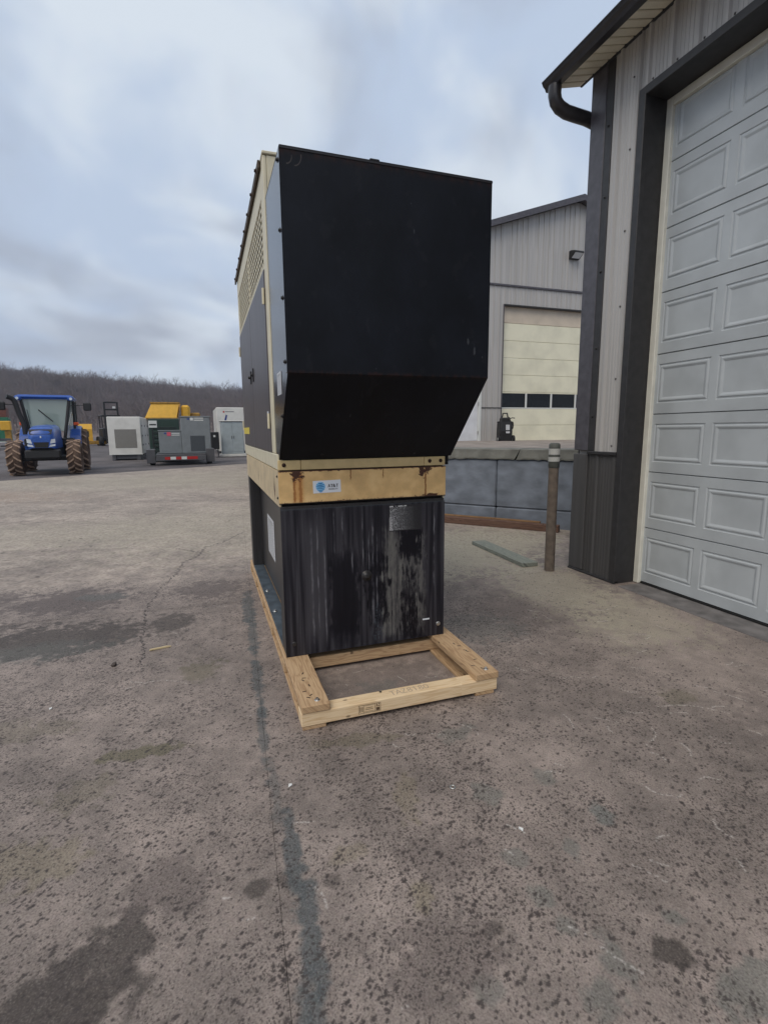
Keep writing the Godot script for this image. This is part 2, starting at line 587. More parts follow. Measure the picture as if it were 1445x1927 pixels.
func make_materials() -> void:
	M.wood = uvmat(T.wood, 0.8, Vector2(0.9, 4.0))
	M.pale_wood = uvmat(T.pale_wood, 0.8, Vector2(0.8, 4.0))
	M.grey_wood = uvmat(T.grey_wood, 0.85, Vector2(0.8, 4.0))
	M.red_wood = uvmat(T.red_wood, 0.85, Vector2(0.6, 5.0))
	M.wood_dark = uvmat(T.wood, 0.85, Vector2(0.6, 5.0), Color(0.72, 0.66, 0.60))
	M.siding = mat(Color(0.71, 0.70, 0.69), 0.45, 0.0, T.runs, 0.35)
	M.wainscot = mat(Color(0.30, 0.295, 0.295), 0.5, 0.0, T.runs, 0.4)
	M.trim = mat(Color(0.33, 0.32, 0.345), 0.4, 0.0, T.fine, 0.6)
	M.dark_trim = mat(Color(0.20, 0.195, 0.20), 0.5, 0.0, T.fine, 0.6)
	M.gutter = mat(Color(0.20, 0.19, 0.20), 0.3, 0.0, T.fine, 0.8)
	M.soffit = mat(Color(0.90, 0.87, 0.79), 0.6, 0.0, T.soft, 0.5)
	M.casing = mat(Color(0.88, 0.87, 0.82), 0.6, 0.0, T.soft, 0.7)
	M.door = mat(Color(0.725, 0.745, 0.755), 0.42, 0.0, T.soft, 0.33, 0.02)
	M.door_panel = mat(Color(0.725, 0.745, 0.755), 0.40, 0.0, T.soft, 0.4, 0.02)
	M.seal = mat(Color(0.07, 0.07, 0.07), 0.8)
	M.screw = mat(Color(0.33, 0.32, 0.32), 0.4, 0.6)
	M.cream_door = mat(Color(0.91, 0.895, 0.80), 0.5, 0.0, T.soft, 0.22)
	M.cream_top = mat(Color(0.83, 0.775, 0.70), 0.55, 0.0, T.soft, 0.3)
	M.white_paint = mat(Color(0.86, 0.87, 0.89), 0.45, 0.0, T.soft, 0.4)
	M.white_frame = mat(Color(0.83, 0.84, 0.83), 0.5)
	M.glass = glass(Color(0.05, 0.055, 0.06, 0.6))
	M.block = mat(Color(0.50, 0.53, 0.575), 0.75, 0.0, T.blotch, 0.8, 0.25)
	M.cap = mat(Color(0.50, 0.50, 0.475), 0.85, 0.0, T.blotch, 0.9, 0.5)
	M.platform = mat(Color(0.62, 0.58, 0.55), 0.85, 0.0, T.blotch, 0.4, 0.2)
	M.apron = mat(Color(0.47, 0.455, 0.45), 0.8, 0.0, T.blotch, 1.2, 0.2)
	M.hood = uvmat(T.hood, 0.45)
	M.hood.metallic_specular = 0.3
	M.hood.heightmap_enabled = true
	M.hood.heightmap_texture = tex(grey_image(128, 128, noise(74, 0.03, 2), 0.0, 1.0))
	M.hood.heightmap_scale = 0.3
	M.hood.roughness_texture = T.soft
	M.hood_side = mat(Color(0.135, 0.14, 0.155), 0.20, 0.0, T.streak, 0.9)
	M.gloss_edge = mat(Color(0.13, 0.12, 0.13), 0.4, 0.0, T.fine, 2.0)
	M.cream = mat(Color(0.83, 0.80, 0.70), 0.5, 0.0, T.soft, 1.1)
	M.cream_lip = mat(Color(0.79, 0.70, 0.51), 0.55, 0.0, T.soft, 1.6)
	M.gen_door = mat(Color(0.335, 0.31, 0.315), 0.42, 0.0, T.streak, 0.9)
	M.tank = uvmat(T.tank, 0.42)
	M.tank.metallic_specular = 0.35
	M.tank_side = mat(Color(0.20, 0.195, 0.20), 0.4, 0.0, T.streak, 1.3)
	M.flange = mat(Color(0.30, 0.34, 0.375), 0.4, 0.0, T.blotch, 2.0)
	M.band = uvmat(T.band, 0.55)
	M.band_side = uvmat(T.band_side, 0.55)
	M.roof_edge = mat(Color(0.33, 0.28, 0.23), 0.7, 0.0, T.blotch, 3.0)
	M.bolt = mat(Color(0.12, 0.115, 0.12), 0.45, 0.4)
	M.zinc = mat(Color(0.76, 0.76, 0.75), 0.3, 0.9)
	M.sticker = mat(Color(0.85, 0.87, 0.90), 0.35)
	M.globe = mat(Color(0.55, 0.78, 0.93), 0.35)
	M.globe_band = mat(Color(0.09, 0.42, 0.66), 0.35)
	M.ink = mat(Color(0.06, 0.06, 0.07), 0.5)
	M.pale_ink = mat(Color(0.33, 0.34, 0.36), 0.5)
	M.stamp = mat(Color(0.36, 0.28, 0.20), 0.8)
	M.pencil = mat(Color(0.68, 0.61, 0.53), 0.8)
	M.plate = uvmat(T.plate, 0.4)
	M.notice = uvmat(T.notice, 0.45)
	M.yellow_tag = mat(Color(0.83, 0.75, 0.28), 0.5)
	M.shade_black = mat(Color(0.07, 0.07, 0.072), 0.95)  # plain black standing in for shadowed depth inside the generator
	M.hole_rust = mat(Color(0.20, 0.12, 0.08), 0.9, 0.0, T.fine, 4.0)
	M.post = mat(Color(0.47, 0.42, 0.375), 0.75, 0.0, T.blotch, 2.2, 0.15)
	M.post_cap = mat(Color(0.36, 0.37, 0.35), 0.6, 0.0, T.blotch, 3.0)
	M.reflective = mat(Color(0.84, 0.84, 0.82), 0.35, 0.0, T.speck, 6.0)
	M.black_plastic = mat(Color(0.115, 0.115, 0.12), 0.5)
	M.rubber = mat(Color(0.10, 0.10, 0.105), 0.8)
	M.mud_tyre = mat(Color(0.41, 0.33, 0.28), 0.9, 0.0, T.blotch, 2.0)
	M.mud_lug = mat(Color(0.66, 0.56, 0.48), 0.9, 0.0, T.blotch, 3.0)
	M.blue = mat(Color(0.11, 0.33, 0.68), 0.28, 0.0, T.fine, 0.7)
	M.blue.clearcoat_enabled = true
	M.blue.clearcoat = 0.5
	M.blue_dark = mat(Color(0.08, 0.15, 0.36), 0.4)
	M.frame_dark = mat(Color(0.115, 0.115, 0.12), 0.5)
	M.grille = mat(Color(0.085, 0.09, 0.10), 0.6)
	M.lamp_glass = mat(Color(0.82, 0.85, 0.88), 0.15, 0.2)
	M.orange = mat(Color(0.93, 0.36, 0.16), 0.35)
	M.cab_glass = glass(Color(0.72, 0.80, 0.77, 0.42))  # pale tint puts the reflected sky into the glass colour
	M.seat = mat(Color(0.22, 0.23, 0.22), 0.8)
	M.white_metal = mat(Color(0.86, 0.855, 0.835), 0.45, 0.0, T.soft, 0.25)
	M.screen_grey = mat(Color(0.58, 0.57, 0.55), 0.7, 0.0, T.speck, 4.0)
	M.gen_grey = mat(Color(0.49, 0.515, 0.53), 0.5, 0.0, T.soft, 0.4)
	M.gen_grey_dark = mat(Color(0.31, 0.335, 0.36), 0.6, 0.0, T.speck, 4.0)
	M.gen_green = mat(Color(0.15, 0.235, 0.20), 0.5, 0.0, T.soft, 0.5)
	M.gen_green_dark = mat(Color(0.10, 0.15, 0.135), 0.6)
	M.red = mat(Color(0.70, 0.13, 0.12), 0.4)
	M.pink = mat(Color(0.82, 0.33, 0.42), 0.4)
	M.steel_grey = mat(Color(0.33, 0.33, 0.345), 0.5, 0.0, T.soft, 0.6)
	M.yellow = mat(Color(0.86, 0.66, 0.19), 0.5, 0.0, T.soft, 0.5)
	M.yellow_dark = mat(Color(0.66, 0.50, 0.16), 0.6, 0.0, T.blotch, 0.8)
	M.cabinet = mat(Color(0.66, 0.70, 0.715), 0.5, 0.0, T.soft, 0.4)
	M.navy = mat(Color(0.17, 0.24, 0.50), 0.5)
	M.green = mat(Color(0.11, 0.40, 0.28), 0.5)
	M.rust_red = mat(Color(0.46, 0.26, 0.20), 0.75, 0.0, T.blotch, 1.0)
	M.stone = mat(Color(0.30, 0.27, 0.255), 0.9)
	M.chip = mat(Color(0.78, 0.71, 0.56), 0.85)
	M.paper = mat(Color(0.86, 0.86, 0.85), 0.7)


func glass(c: Color) -> StandardMaterial3D:
	var m := StandardMaterial3D.new()
	m.albedo_color = c
	m.transparency = BaseMaterial3D.TRANSPARENCY_ALPHA
	m.roughness = 0.03
	m.metallic_specular = 0.4
	return m


# ------------------------------------------------------------------ ground
const NEAR := Rect2(-2.0, -5.6, 6.0, 6.0)
const MID := Rect2(-24.0, -34.0, 36.0, 36.0)

# [x, z, radius x, radius z, turn, sRGB, strength]: stains, damp and dry places on the paving
func stains() -> Array:
	var wet := Vector3(0.295, 0.265, 0.247)
	var damp := Vector3(0.375, 0.335, 0.32)
	var green := Vector3(0.355, 0.385, 0.365)
	var teal := Vector3(0.37, 0.395, 0.385)
	var streak := Vector3(0.315, 0.33, 0.335)
	var olive := Vector3(0.40, 0.375, 0.30)
	var tan := Vector3(0.50, 0.46, 0.37)
	var dry := Vector3(0.645, 0.612, 0.54)
	return [
		[-0.50, -1.30, 0.24, 0.14, -0.25, wet, 0.95], [-0.36, -1.42, 0.16, 0.11, -0.6, wet, 0.85], [-0.62, -1.22, 0.3, 0.12, 0.0, wet, 0.9], [-0.22, -1.62, 0.14, 0.12, 0.3, damp, 0.5],
		[1.17, -0.89, 0.065, 0.045, 0.6, wet, 0.9], [0.075, -1.50, 0.045, 0.035, 0.2, wet, 0.8], [0.16, -1.50, 0.035, 0.03, 0.0, wet, 0.6], [0.31, -1.44, 0.03, 0.03, 0.0, wet, 0.45], [0.72, -1.12, 0.03, 0.02, 0.0, wet, 0.6],
		[0.20, -1.60, 0.032, 0.2, 0.05, streak, 0.75], [0.205, -1.30, 0.042, 0.24, 0.1, streak, 0.8], [0.165, -1.02, 0.04, 0.16, 0.08, streak, 0.7], [0.18, -1.95, 0.022, 0.25, 0.05, streak, 0.35],
		[0.175, -2.40, 0.028, 0.3, 0.05, streak, 0.6], [0.205, -3.0, 0.036, 0.5, 0.05, streak, 0.72], [0.235, -3.7, 0.04, 0.5, 0.05, streak, 0.6], [0.25, -4.3, 0.055, 0.55, 0.05, streak, 0.7],
		[-0.40, -2.42, 0.20, 0.05, 0.12, olive, 0.85], [-0.58, -2.2, 0.12, 0.12, 0.0, olive, 0.35], [-0.68, -1.87, 0.22, 0.10, 0.1, tan, 0.45], [-0.12, -3.21, 0.13, 0.15, 0.3, olive, 0.5], [-1.02, -2.81, 0.3, 0.1, 0.2, olive, 0.3],
		[0.70, -1.75, 0.05, 0.16, 0.3, tan, 0.40], [0.56, -1.30, 0.04, 0.07, 0.3, tan, 0.5], [0.37, -1.53, 0.07, 0.05, 0.0, tan, 0.35], [0.60, -2.16, 0.20, 0.05, 0.1, olive, 0.45], [2.39, -1.95, 0.13, 0.08, 0.0, olive, 0.4],
		[1.0, -1.62, 0.05, 0.10, -0.4, green, 0.38], [1.28, -1.64, 0.05, 0.06, 0.0, green, 0.34], [1.36, -1.39, 0.05, 0.05, 0.0, teal, 0.6], [0.93, -1.33, 0.05, 0.045, 0.0, green, 0.34], [1.14, -1.28, 0.05, 0.05, 0.0, green, 0.34], [1.08, -2.05, 0.10, 0.07, 0.0, green, 0.3],
		[0.92, -1.16, 0.04, 0.04, 0.0, green, 0.36], [0.94, -1.06, 0.03, 0.03, 0.0, green, 0.34], [1.0, -0.93, 0.05, 0.07, 0.3, green, 0.36], [1.30, -0.74, 0.15, 0.07, 0.2, green, 0.38], [1.25, -0.97, 0.04, 0.03, 0.0, green, 0.34], [0.90, -0.87, 0.07, 0.05, 0.0, green, 0.34], [0.62, -0.98, 0.05, 0.04, 0.0, green, 0.3],
		[-1.2, -4.05, 0.62, 0.34, -0.05, wet, 0.85], [-0.75, -4.05, 0.2, 0.28, 0.0, wet, 0.7], [-1.25, -3.86, 0.55, 0.18, 0.0, teal, 0.35], [-2.2, -4.3, 0.9, 0.35, 0.0, wet, 0.7],
		[-1.25, -5.0, 0.52, 0.36, 0.15, damp, 0.9], [-1.0, -5.05, 0.25, 0.12, 0.3, teal, 0.4], [-0.35, -4.1, 0.18, 0.24, 0.3, wet, 0.75], [-0.05, -4.95, 0.36, 0.28, 0.3, damp, 0.7], [-2.3, -5.3, 0.7, 0.35, 0.1, damp, 0.7],
		[3.05, -3.9, 0.5, 1.0, 0.25, dry, 0.72], [3.15, -3.0, 0.42, 0.6, 0.2, dry, 0.55], [2.75, -2.8, 0.3, 0.4, 0.0, dry, 0.3], [2.5, -5.2, 1.1, 0.8, 0.3, dry, 0.8], [3.2, -5.8, 1.4, 0.9, 0.0, dry, 0.85], [1.9, -4.6, 0.5, 0.5, 0.0, dry, 0.5],
		[2.3, -3.4, 0.35, 0.4, 0.3, damp, 0.4], [1.9, -3.2, 0.3, 0.3, 0.3, teal, 0.3], [0.92, -2.62, 0.42, 0.32, 0.0, damp, 0.35], [0.88, -2.6, 0.12, 0.1, 0.0, teal, 0.25],
		[0.55, -1.10, 0.18, 0.12, 0.2, damp, 0.45], [0.7, -1.42, 0.16, 0.10, 0.2, damp, 0.35], [2.9, -1.5, 0.5, 0.3, 0.3, damp, 0.3],
		[0.2, -8.5, 2.2, 2.4, 0.2, dry, 0.35], [-2.5, -8.6, 3.4, 1.2, 0.1, dry, 0.35], [-7.5, -15.5, 5.0, 1.6, 0.45, Vector3(0.60, 0.525, 0.46), 0.65], [-3.0, -17.0, 6.0, 2.0, 0.5, dry, 0.4], [0.5, -18.0, 4.0, 3.0, 0.3, dry, 0.4],
		[-4.0, -6.6, 2.0, 0.35, 0.1, damp, 0.35], [-2.6, -7.4, 1.4, 0.18, 0.2, damp, 0.25], [-5.0, -10.5, 3.0, 0.25, 0.25, damp, 0.22], [-3.0, -12.6, 4.0, 0.22, 0.3, damp, 0.2],
	]


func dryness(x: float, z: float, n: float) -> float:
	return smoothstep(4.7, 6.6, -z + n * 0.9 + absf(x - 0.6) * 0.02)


func ground_image(r: Rect2, grid: int, size: int, near: bool) -> Image:
	var im := Image.create(grid, grid, false, Image.FORMAT_RGBA8)
	var n1 := noise(91, 0.7, 4)
	var n2 := noise(92, 4.0, 4)
	var n3 := noise(93, 14.0, 3)
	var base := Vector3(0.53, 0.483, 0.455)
	var far := Vector3(0.615, 0.567, 0.523)  # drier far paving; grazing sky reflection is also put into this paler tone
	var step := r.size.x / grid
	for j in grid:
		var z := r.position.y + (j + 0.5) * step
		for i in grid:
			var x := r.position.x + (i + 0.5) * step
			var a := n1.get_noise_2d(x, z)
			var b := n2.get_noise_2d(x, z)
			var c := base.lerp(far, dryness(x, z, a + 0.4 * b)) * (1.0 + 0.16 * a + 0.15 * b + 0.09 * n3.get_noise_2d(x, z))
			im.set_pixel(i, j, Color(c.x, c.y, c.z))
	for s: Array in stains():
		var rad: float = maxf(s[2], s[3]) * 1.5
		var i0 := clampi(int((s[0] - rad - r.position.x) / step), 0, grid)
		var i1 := clampi(int((s[0] + rad - r.position.x) / step), 0, grid)
		var j0 := clampi(int((s[1] - rad - r.position.y) / step), 0, grid)
		var j1 := clampi(int((s[1] + rad - r.position.y) / step), 0, grid)
		var cs := cos(s[4])
		var sn := sin(s[4])
		for j in range(j0, j1):
			for i in range(i0, i1):
				var x := r.position.x + (i + 0.5) * step
				var z := r.position.y + (j + 0.5) * step
				var dx: float = x - s[0]
				var dz: float = z - s[1]
				var q := Vector2((dx * cs + dz * sn) / s[2], (dz * cs - dx * sn) / s[3]).length()
				var wob := n2.get_noise_2d(x * 1.3 + 7.0, z * 1.3) * 0.6 + n3.get_noise_2d(x, z) * 0.5
				var k: float = (1.0 - smoothstep(0.66, 1.12, q + wob)) * s[6]
				if k > 0.0:
					var o := im.get_pixel(i, j)
					var c: Vector3 = s[5]
					im.set_pixel(i, j, o.lerp(Color(c.x, c.y, c.z), k))
	im.resize(size, size, Image.INTERPOLATE_CUBIC)
	var px := size / r.size.x
	# grain
	var g := RandomNumberGenerator.new()
	g.seed = 33
	var tile := Image.create(256, 256, false, Image.FORMAT_RGBA8)
	var nf := noise(94, 0.35, 2)
	for j in 256:
		for i in 256:
			var v := nf.get_noise_2d(i, j) * 0.8 + (g.randf() - 0.5) * 0.7
			tile.set_pixel(i, j, Color(0.16, 0.14, 0.13, clampf(-v * 0.42, 0.0, 0.42)) if v < 0.0 else Color(0.78, 0.75, 0.71, clampf(v * 0.34, 0.0, 0.34)))
	for j in range(0, size, 256):
		for i in range(0, size, 256):
			im.blend_rect(tile, Rect2i(0, 0, 256, 256), Vector2i(i, j))
	# irregular flecks of damp, thick or thin from place to place
	if near:
		var fl := noise(97, 0.22, 3)
		var src := fl.get_seamless_image(1024, 1024)
		src.convert(Image.FORMAT_L8)
		var raw := src.get_data()
		var tiles := []
		for lv in 5:
			var cut: float = [0.83, 0.78, 0.74, 0.70, 0.67][lv]
			var px4 := PackedByteArray()
			px4.resize(1024 * 1024 * 4)
			for k in raw.size():
				var v := raw[k] / 255.0
				if v > cut - 0.03:
					px4[k * 4] = 62
					px4[k * 4 + 1] = 54
					px4[k * 4 + 2] = 51
					px4[k * 4 + 3] = int(clampf((v - cut + 0.03) * 14.0, 0.0, 1.0) * 190.0)
			tiles.append(Image.create_from_data(1024, 1024, false, Image.FORMAT_RGBA8, px4))
		for cj in range(0, size, 16):
			for ci in range(0, size, 16):
				var x := r.position.x + ci / px
				var z := r.position.y + cj / px
				var a := n1.get_noise_2d(x + 40.0, z)
				var dens := clampf(0.52 + 0.55 * a + 0.8 * n2.get_noise_2d(x * 0.6, z * 0.6 + 30.0), 0.0, 1.0) * (1.0 - 0.85 * dryness(x, z, a)) * (1.0 - 0.7 * smoothstep(1.7, 3.0, x))
				if x > 0.5 and x < 1.34 and z < -2.38 and z > -5.2:
					dens = 0.0
				var lv := int(dens * 6.0 + g.randf() * 0.9) - 1
				if lv >= 0:
					im.blend_rect(tiles[mini(lv, 4)], Rect2i(ci % 1024, cj % 1024, 16, 16), Vector2i(ci, cj))
	# rain drops drying on the paving
	var stamps := []
	for k in 10:
		var d: int = ([2, 2, 3, 3, 4, 4, 5, 6, 7, 9][k] if near else 1 + k % 2)
		var sp := Image.create(d, d, false, Image.FORMAT_RGBA8)
		var turn := g.randf() * TAU
		var flat := 1.0 + g.randf() * 0.9
		for j in d:
			for i in d:
				var v := Vector2(i + 0.5 - d * 0.5, j + 0.5 - d * 0.5).rotated(turn) / (d * 0.5)
				v.y *= flat
				var q := v.length() + nf.get_noise_2d(i * 1.3 + k * 31.0, j * 1.3) * 0.5
				sp.set_pixel(i, j, Color(0.215, 0.185, 0.177, (1.0 - smoothstep(0.45, 0.95, q)) * (0.72 if near else 0.45)))
		stamps.append(sp)
	var count := 180000 if near else 110000
	for k in count:
		var x := r.position.x + g.randf() * r.size.x
		var z := r.position.y + g.randf() * r.size.y
		var which := g.randi() % stamps.size()
		var keep := g.randf()
		var a := n1.get_noise_2d(x + 40.0, z)
		var b := n2.get_noise_2d(x * 0.7, z * 0.7 + 90.0)
		var dens := clampf(0.62 + 0.5 * a + 0.75 * b, 0.05, 1.0) * (1.0 - dryness(x, z, a) * (0.85 if near else 0.6))
		if x > 0.5 and x < 1.34 and z < -2.38 and z > -5.2:
			dens = 0.02
		dens *= 1.0 - 0.75 * smoothstep(1.7, 3.0, x)
		if near and which > 7:
			dens *= 0.35
		if keep < dens:
			im.blend_rect(stamps[which], Rect2i(Vector2i.ZERO, stamps[which].get_size()), Vector2i(int((x - r.position.x) * px), int((z - r.position.y) * px)))
	# scrapes, chips of stone, crack lines, drawn where the paving shows them
	var dot := Image.create(3, 3, false, Image.FORMAT_RGBA8)
	dot.fill(Color(0.76, 0.74, 0.72, 0.24))
	dot.set_pixel(1, 1, Color(0.84, 0.82, 0.79, 0.6))
	var scr := []
	for k in 420:
		var x := g.randf_range(-1.2, 3.2)
		var z := g.randf_range(-4.6, -0.7)
		if g.randf() < clampf(0.25 + x * 0.25, 0.05, 0.9):
			var d := Vector2(1, 0).rotated(g.randf_range(-0.2, 1.4))
			scr.append([Vector2(x, z), Vector2(x, z) + d * g.randf_range(0.02, 0.13)])
	for q in [[1.68, -2.01, 1.64, -1.89], [1.82, -1.85, 1.80, -1.79], [2.01, -1.76, 1.90, -1.68], [2.04, -1.63, 1.99, -1.52], [1.74, -1.22, 1.73, -1.12], [1.65, -1.07, 1.62, -1.01], [2.63, -1.92, 2.70, -1.77], [2.2, -1.9, 2.5, -1.72], [-0.55, -3.1, -0.2, -3.05], [-0.56, -3.2, -0.44, -3.14]]:
		scr.append([Vector2(q[0], q[1]), Vector2(q[2], q[3])])
	if near:
		for s: Array in scr:
			var a: Vector2 = s[0]
			var b: Vector2 = s[1]
			var n := int((b - a).length() * px / 1.6) + 1
			var bow := (b - a).orthogonal() * g.randf_range(-0.25, 0.25)
			for k in n:
				if g.randf() < 0.62:
					var t := float(k) / n
					var p := a.lerp(b, t) + bow * sin(t * PI) + Vector2(g.randf() - 0.5, g.randf() - 0.5) * 0.006 - r.position
					im.blend_rect(dot, Rect2i(0, 0, 3, 3), Vector2i(p * px))
	var crack := [Vector2(-0.50, -3.41), Vector2(-0.49, -3.64), Vector2(-0.54, -3.90), Vector2(-0.55, -4.2), Vector2(-0.58, -4.50), Vector2(-0.55, -4.8), Vector2(-0.52, -5.09), Vector2(-0.40, -5.63), Vector2(-0.34, -6.12), Vector2(-0.17, -6.41), Vector2(-0.11, -6.84), Vector2(0.13, -7.09), Vector2(0.45, -7.75)]
	var lines := [crack, [Vector2(0.02, -1.0), Vector2(0.1, -1.15), Vector2(0.115, -1.3), Vector2(0.14, -1.55)], [Vector2(1.5, -4.5), Vector2(2.2, -4.43), Vector2(2.9, -4.36)], [Vector2(2.0, -5.4), Vector2(2.6, -5.3), Vector2(3.1, -5.0)], [Vector2(-0.45, -6.9), Vector2(-0.15, -6.55)]]
	for l: Array in lines:
		var wmax := maxi(1, int((0.014 if l == crack else 0.006) * px))
		for s in l.size() - 1:
			var a: Vector2 = l[s]
			var b: Vector2 = l[s + 1]
			var n := int((b - a).length() * px) + 1
			for k in n:
				var p := a.lerp(b, float(k) / n)
				p += Vector2(n2.get_noise_2d(p.x * 5.0, p.y * 5.0), n2.get_noise_2d(p.x * 5.0 + 50.0, p.y * 5.0)) * 0.035
				var w := maxi(1, int(wmax * (0.75 + 0.8 * n3.get_noise_2d(p.x * 2.0, p.y * 2.0))))
				var dk := Image.create(w, w, false, Image.FORMAT_RGBA8)
				dk.fill(Color(0.17, 0.145, 0.135, 0.62))
				im.blend_rect(dk, Rect2i(0, 0, w, w), Vector2i((p - r.position) * px))
	if not near:
		var bit := Image.create(2, 2, false, Image.FORMAT_RGBA8)
		bit.fill(Color(0.2, 0.17, 0.15, 0.75))
		var wide := Image.create(6, 1, false, Image.FORMAT_RGBA8)
		wide.fill(Color(0.25, 0.21, 0.19, 0.6))
		for k in 1500:
			var x := g.randf_range(-16.0, 6.0)
			var z := g.randf_range(-26.0, -6.0)
			if n1.get_noise_2d(x * 0.5, z * 0.5 + 20.0) > 0.05 - (0.3 if z < -14.0 else 0.0):
				var sp: Image = bit if g.randf() < 0.7 else wide
				im.blend_rect(sp, Rect2i(Vector2i.ZERO, sp.get_size()), Vector2i((Vector2(x, z) - r.position) * px))
	im.convert(Image.FORMAT_RGB8)
	return im


func terrain_y(x: float, z: float) -> float:
	var y := -0.045 + 0.55 * smoothstep(29.0, 46.0, -z)
	return y


func build_ground() -> void:
	# gravel yard: one sheet to the horizon
	var st := S()
	st.set_smooth_group(1)
	var nz := noise(101, 0.12, 3)
	var xs := []
	for i in 61:
		xs.append(-60.0 + i * 2.0)
	xs = [-700.0, -300.0, -120.0] + xs + [120.0, 300.0, 700.0]
	var zs := [600.0, 200.0, 60.0, 20.0, 5.0, -5.0, -12.0]
	for i in 40:
		zs.append(-14.0 - i * 2.0)
	zs += [-100.0, -118.0, -135.0]
	for j in zs.size() - 1:
		for i in xs.size() - 1:
			var p := []
			for q in [[i, j], [i + 1, j], [i + 1, j + 1], [i, j + 1]]:
				var x: float = xs[q[0]]
				var z: float = zs[q[1]]
				p.append(Vector3(x, terrain_y(x, z) + 0.02 * nz.get_noise_2d(x, z), z))
			poly(st, p, Vector3.UP)
	var gm := mat(Color(0.47, 0.445, 0.45), 0.95, 0.0, T.speck, 0.7, 1.2, T.speck)
	gm.detail_enabled = true
	gm.detail_albedo = T.blotch
	gm.detail_blend_mode = BaseMaterial3D.BLEND_MODE_MUL
	gm.detail_uv_layer = BaseMaterial3D.DETAIL_UV_2
	gm.uv2_triplanar = true
	gm.uv2_world_triplanar = true
	gm.uv2_scale = Vector3.ONE * 0.09
	var yard := put(st, "gravel_yard", gm, self)
	yard.set_meta("kind", "structure")
	# concrete paving cast in slabs, with open joints between them
	var pave := structure("pavement")
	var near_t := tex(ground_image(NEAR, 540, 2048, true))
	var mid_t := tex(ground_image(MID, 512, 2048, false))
	var nm := uvmat(near_t, 0.72)
	nm.heightmap_enabled = true
	nm.heightmap_texture = tex(grey_image(1024, 1024, noise(104, 0.22, 3), 0.0, 1.0))
	nm.heightmap_scale = 0.22
	var mm := uvmat(mid_t, 0.74)
	mm.heightmap_enabled = true
	mm.heightmap_texture = nm.heightmap_texture
	mm.heightmap_scale = 0.5
	var edge := PackedVector2Array([Vector2(-22.0, -8.8), Vector2(-13.0, -14.9), Vector2(-6.36, -19.3), Vector2(-4.5, -20.6), Vector2(-2.4, -22.0), Vector2(1.6, -24.7), Vector2(6.0, -27.6), Vector2(6.0, -12.5), Vector2(9.0, -8.0), Vector2(11.9, -4.2), Vector2(11.9, 1.9), Vector2(-22.0, 1.9)])
	var fs := S()
	var fi := Geometry2D.triangulate_polygon(edge)
	for i in range(0, fi.size(), 3):
		tri(fs, Vector3(edge[fi[i]].x, -0.006, edge[fi[i]].y), Vector3(edge[fi[i + 1]].x, -0.006, edge[fi[i + 1]].y), Vector3(edge[fi[i + 2]].x, -0.006, edge[fi[i + 2]].y), Vector3.UP)
	put(fs, "joint_filling", mat(Color(0.30, 0.27, 0.25), 0.95, 0.0, T.fine, 3.0), pave)
	var turn := deg_to_rad(2.9)
	var o := Vector2(0.285, -4.452)
	var ax := Vector2(cos(turn), sin(turn))
	var az := Vector2(-sin(turn), cos(turn)) * 1.0
	var cuts_x := [-18.6, -12.4, -6.2, 0.0, 6.2, 12.4]
	var cuts_z := [-24.0, -18.0, -12.0, -6.0, 0.0, 6.5]
	for a in range(-1, cuts_x.size()):
		for b in range(-1, cuts_z.size()):
			var x0: float = (cuts_x[a] if a >= 0 else -30.0) + 0.0008
			var x1: float = (cuts_x[a + 1] if a + 1 < cuts_x.size() else 20.0) - 0.0008
			var z0: float = (cuts_z[b] if b >= 0 else -34.0) + 0.003
			var z1: float = (cuts_z[b + 1] if b + 1 < cuts_z.size() else 12.0) - 0.003
			var sq := PackedVector2Array([o + ax * x0 + az * z0, o + ax * x1 + az * z0, o + ax * x1 + az * z1, o + ax * x0 + az * z1])
			var parts := Geometry2D.intersect_polygons(sq, edge)
			if parts.is_empty():
				continue
			var mesh := ArrayMesh.new()
			for piece: PackedVector2Array in parts:
				var rect := PackedVector2Array([NEAR.position, Vector2(NEAR.end.x, NEAR.position.y), NEAR.end, Vector2(NEAR.position.x, NEAR.end.y)])
				var inside := Geometry2D.intersect_polygons(piece, rect)
				var outside := Geometry2D.clip_polygons(piece, rect)
				for w in 2:
					var stp := S()
					var n := 0
					var box_: Rect2 = NEAR if w == 0 else MID
					for pg: PackedVector2Array in (inside if w == 0 else outside):
						if Geometry2D.is_polygon_clockwise(pg):
							# a hole: left to the piece inside
							pass
						var idx := Geometry2D.triangulate_polygon(pg)
						for i in range(0, idx.size(), 3):
							var v := []
							for k in 3:
								var q := pg[idx[i + k]]
								v.append(Vector3(q.x, 0.0, q.y))
							if (v[1] - v[0]).cross(v[2] - v[0]).y > 0.0:
								v.reverse()
							for k in 3:
								stp.set_uv((Vector2(v[k].x, v[k].z) - box_.position) / box_.size)
								stp.add_vertex(v[k])
							n += 1
						for i in pg.size():
							var q0 := pg[i]
							var q1 := pg[(i + 1) % pg.size()]
							for t: Array in [[Vector3(q0.x, 0, q0.y), Vector3(q1.x, 0, q1.y), Vector3(q1.x, -0.03, q1.y)], [Vector3(q0.x, 0, q0.y), Vector3(q1.x, -0.03, q1.y), Vector3(q0.x, -0.03, q0.y)]]:
								for p: Vector3 in t:
									stp.set_uv((Vector2(p.x, p.z) - box_.position) / box_.size)
									stp.add_vertex(p)
					if n:
						stp.generate_normals()
						stp.commit(mesh)
						mesh.surface_set_material(mesh.get_surface_count() - 1, nm if w == 0 else mm)
			if mesh.get_surface_count():
				var mi := MeshInstance3D.new()
				mi.name = "slab"
				mi.mesh = mesh
				pave.add_child(mi, true)


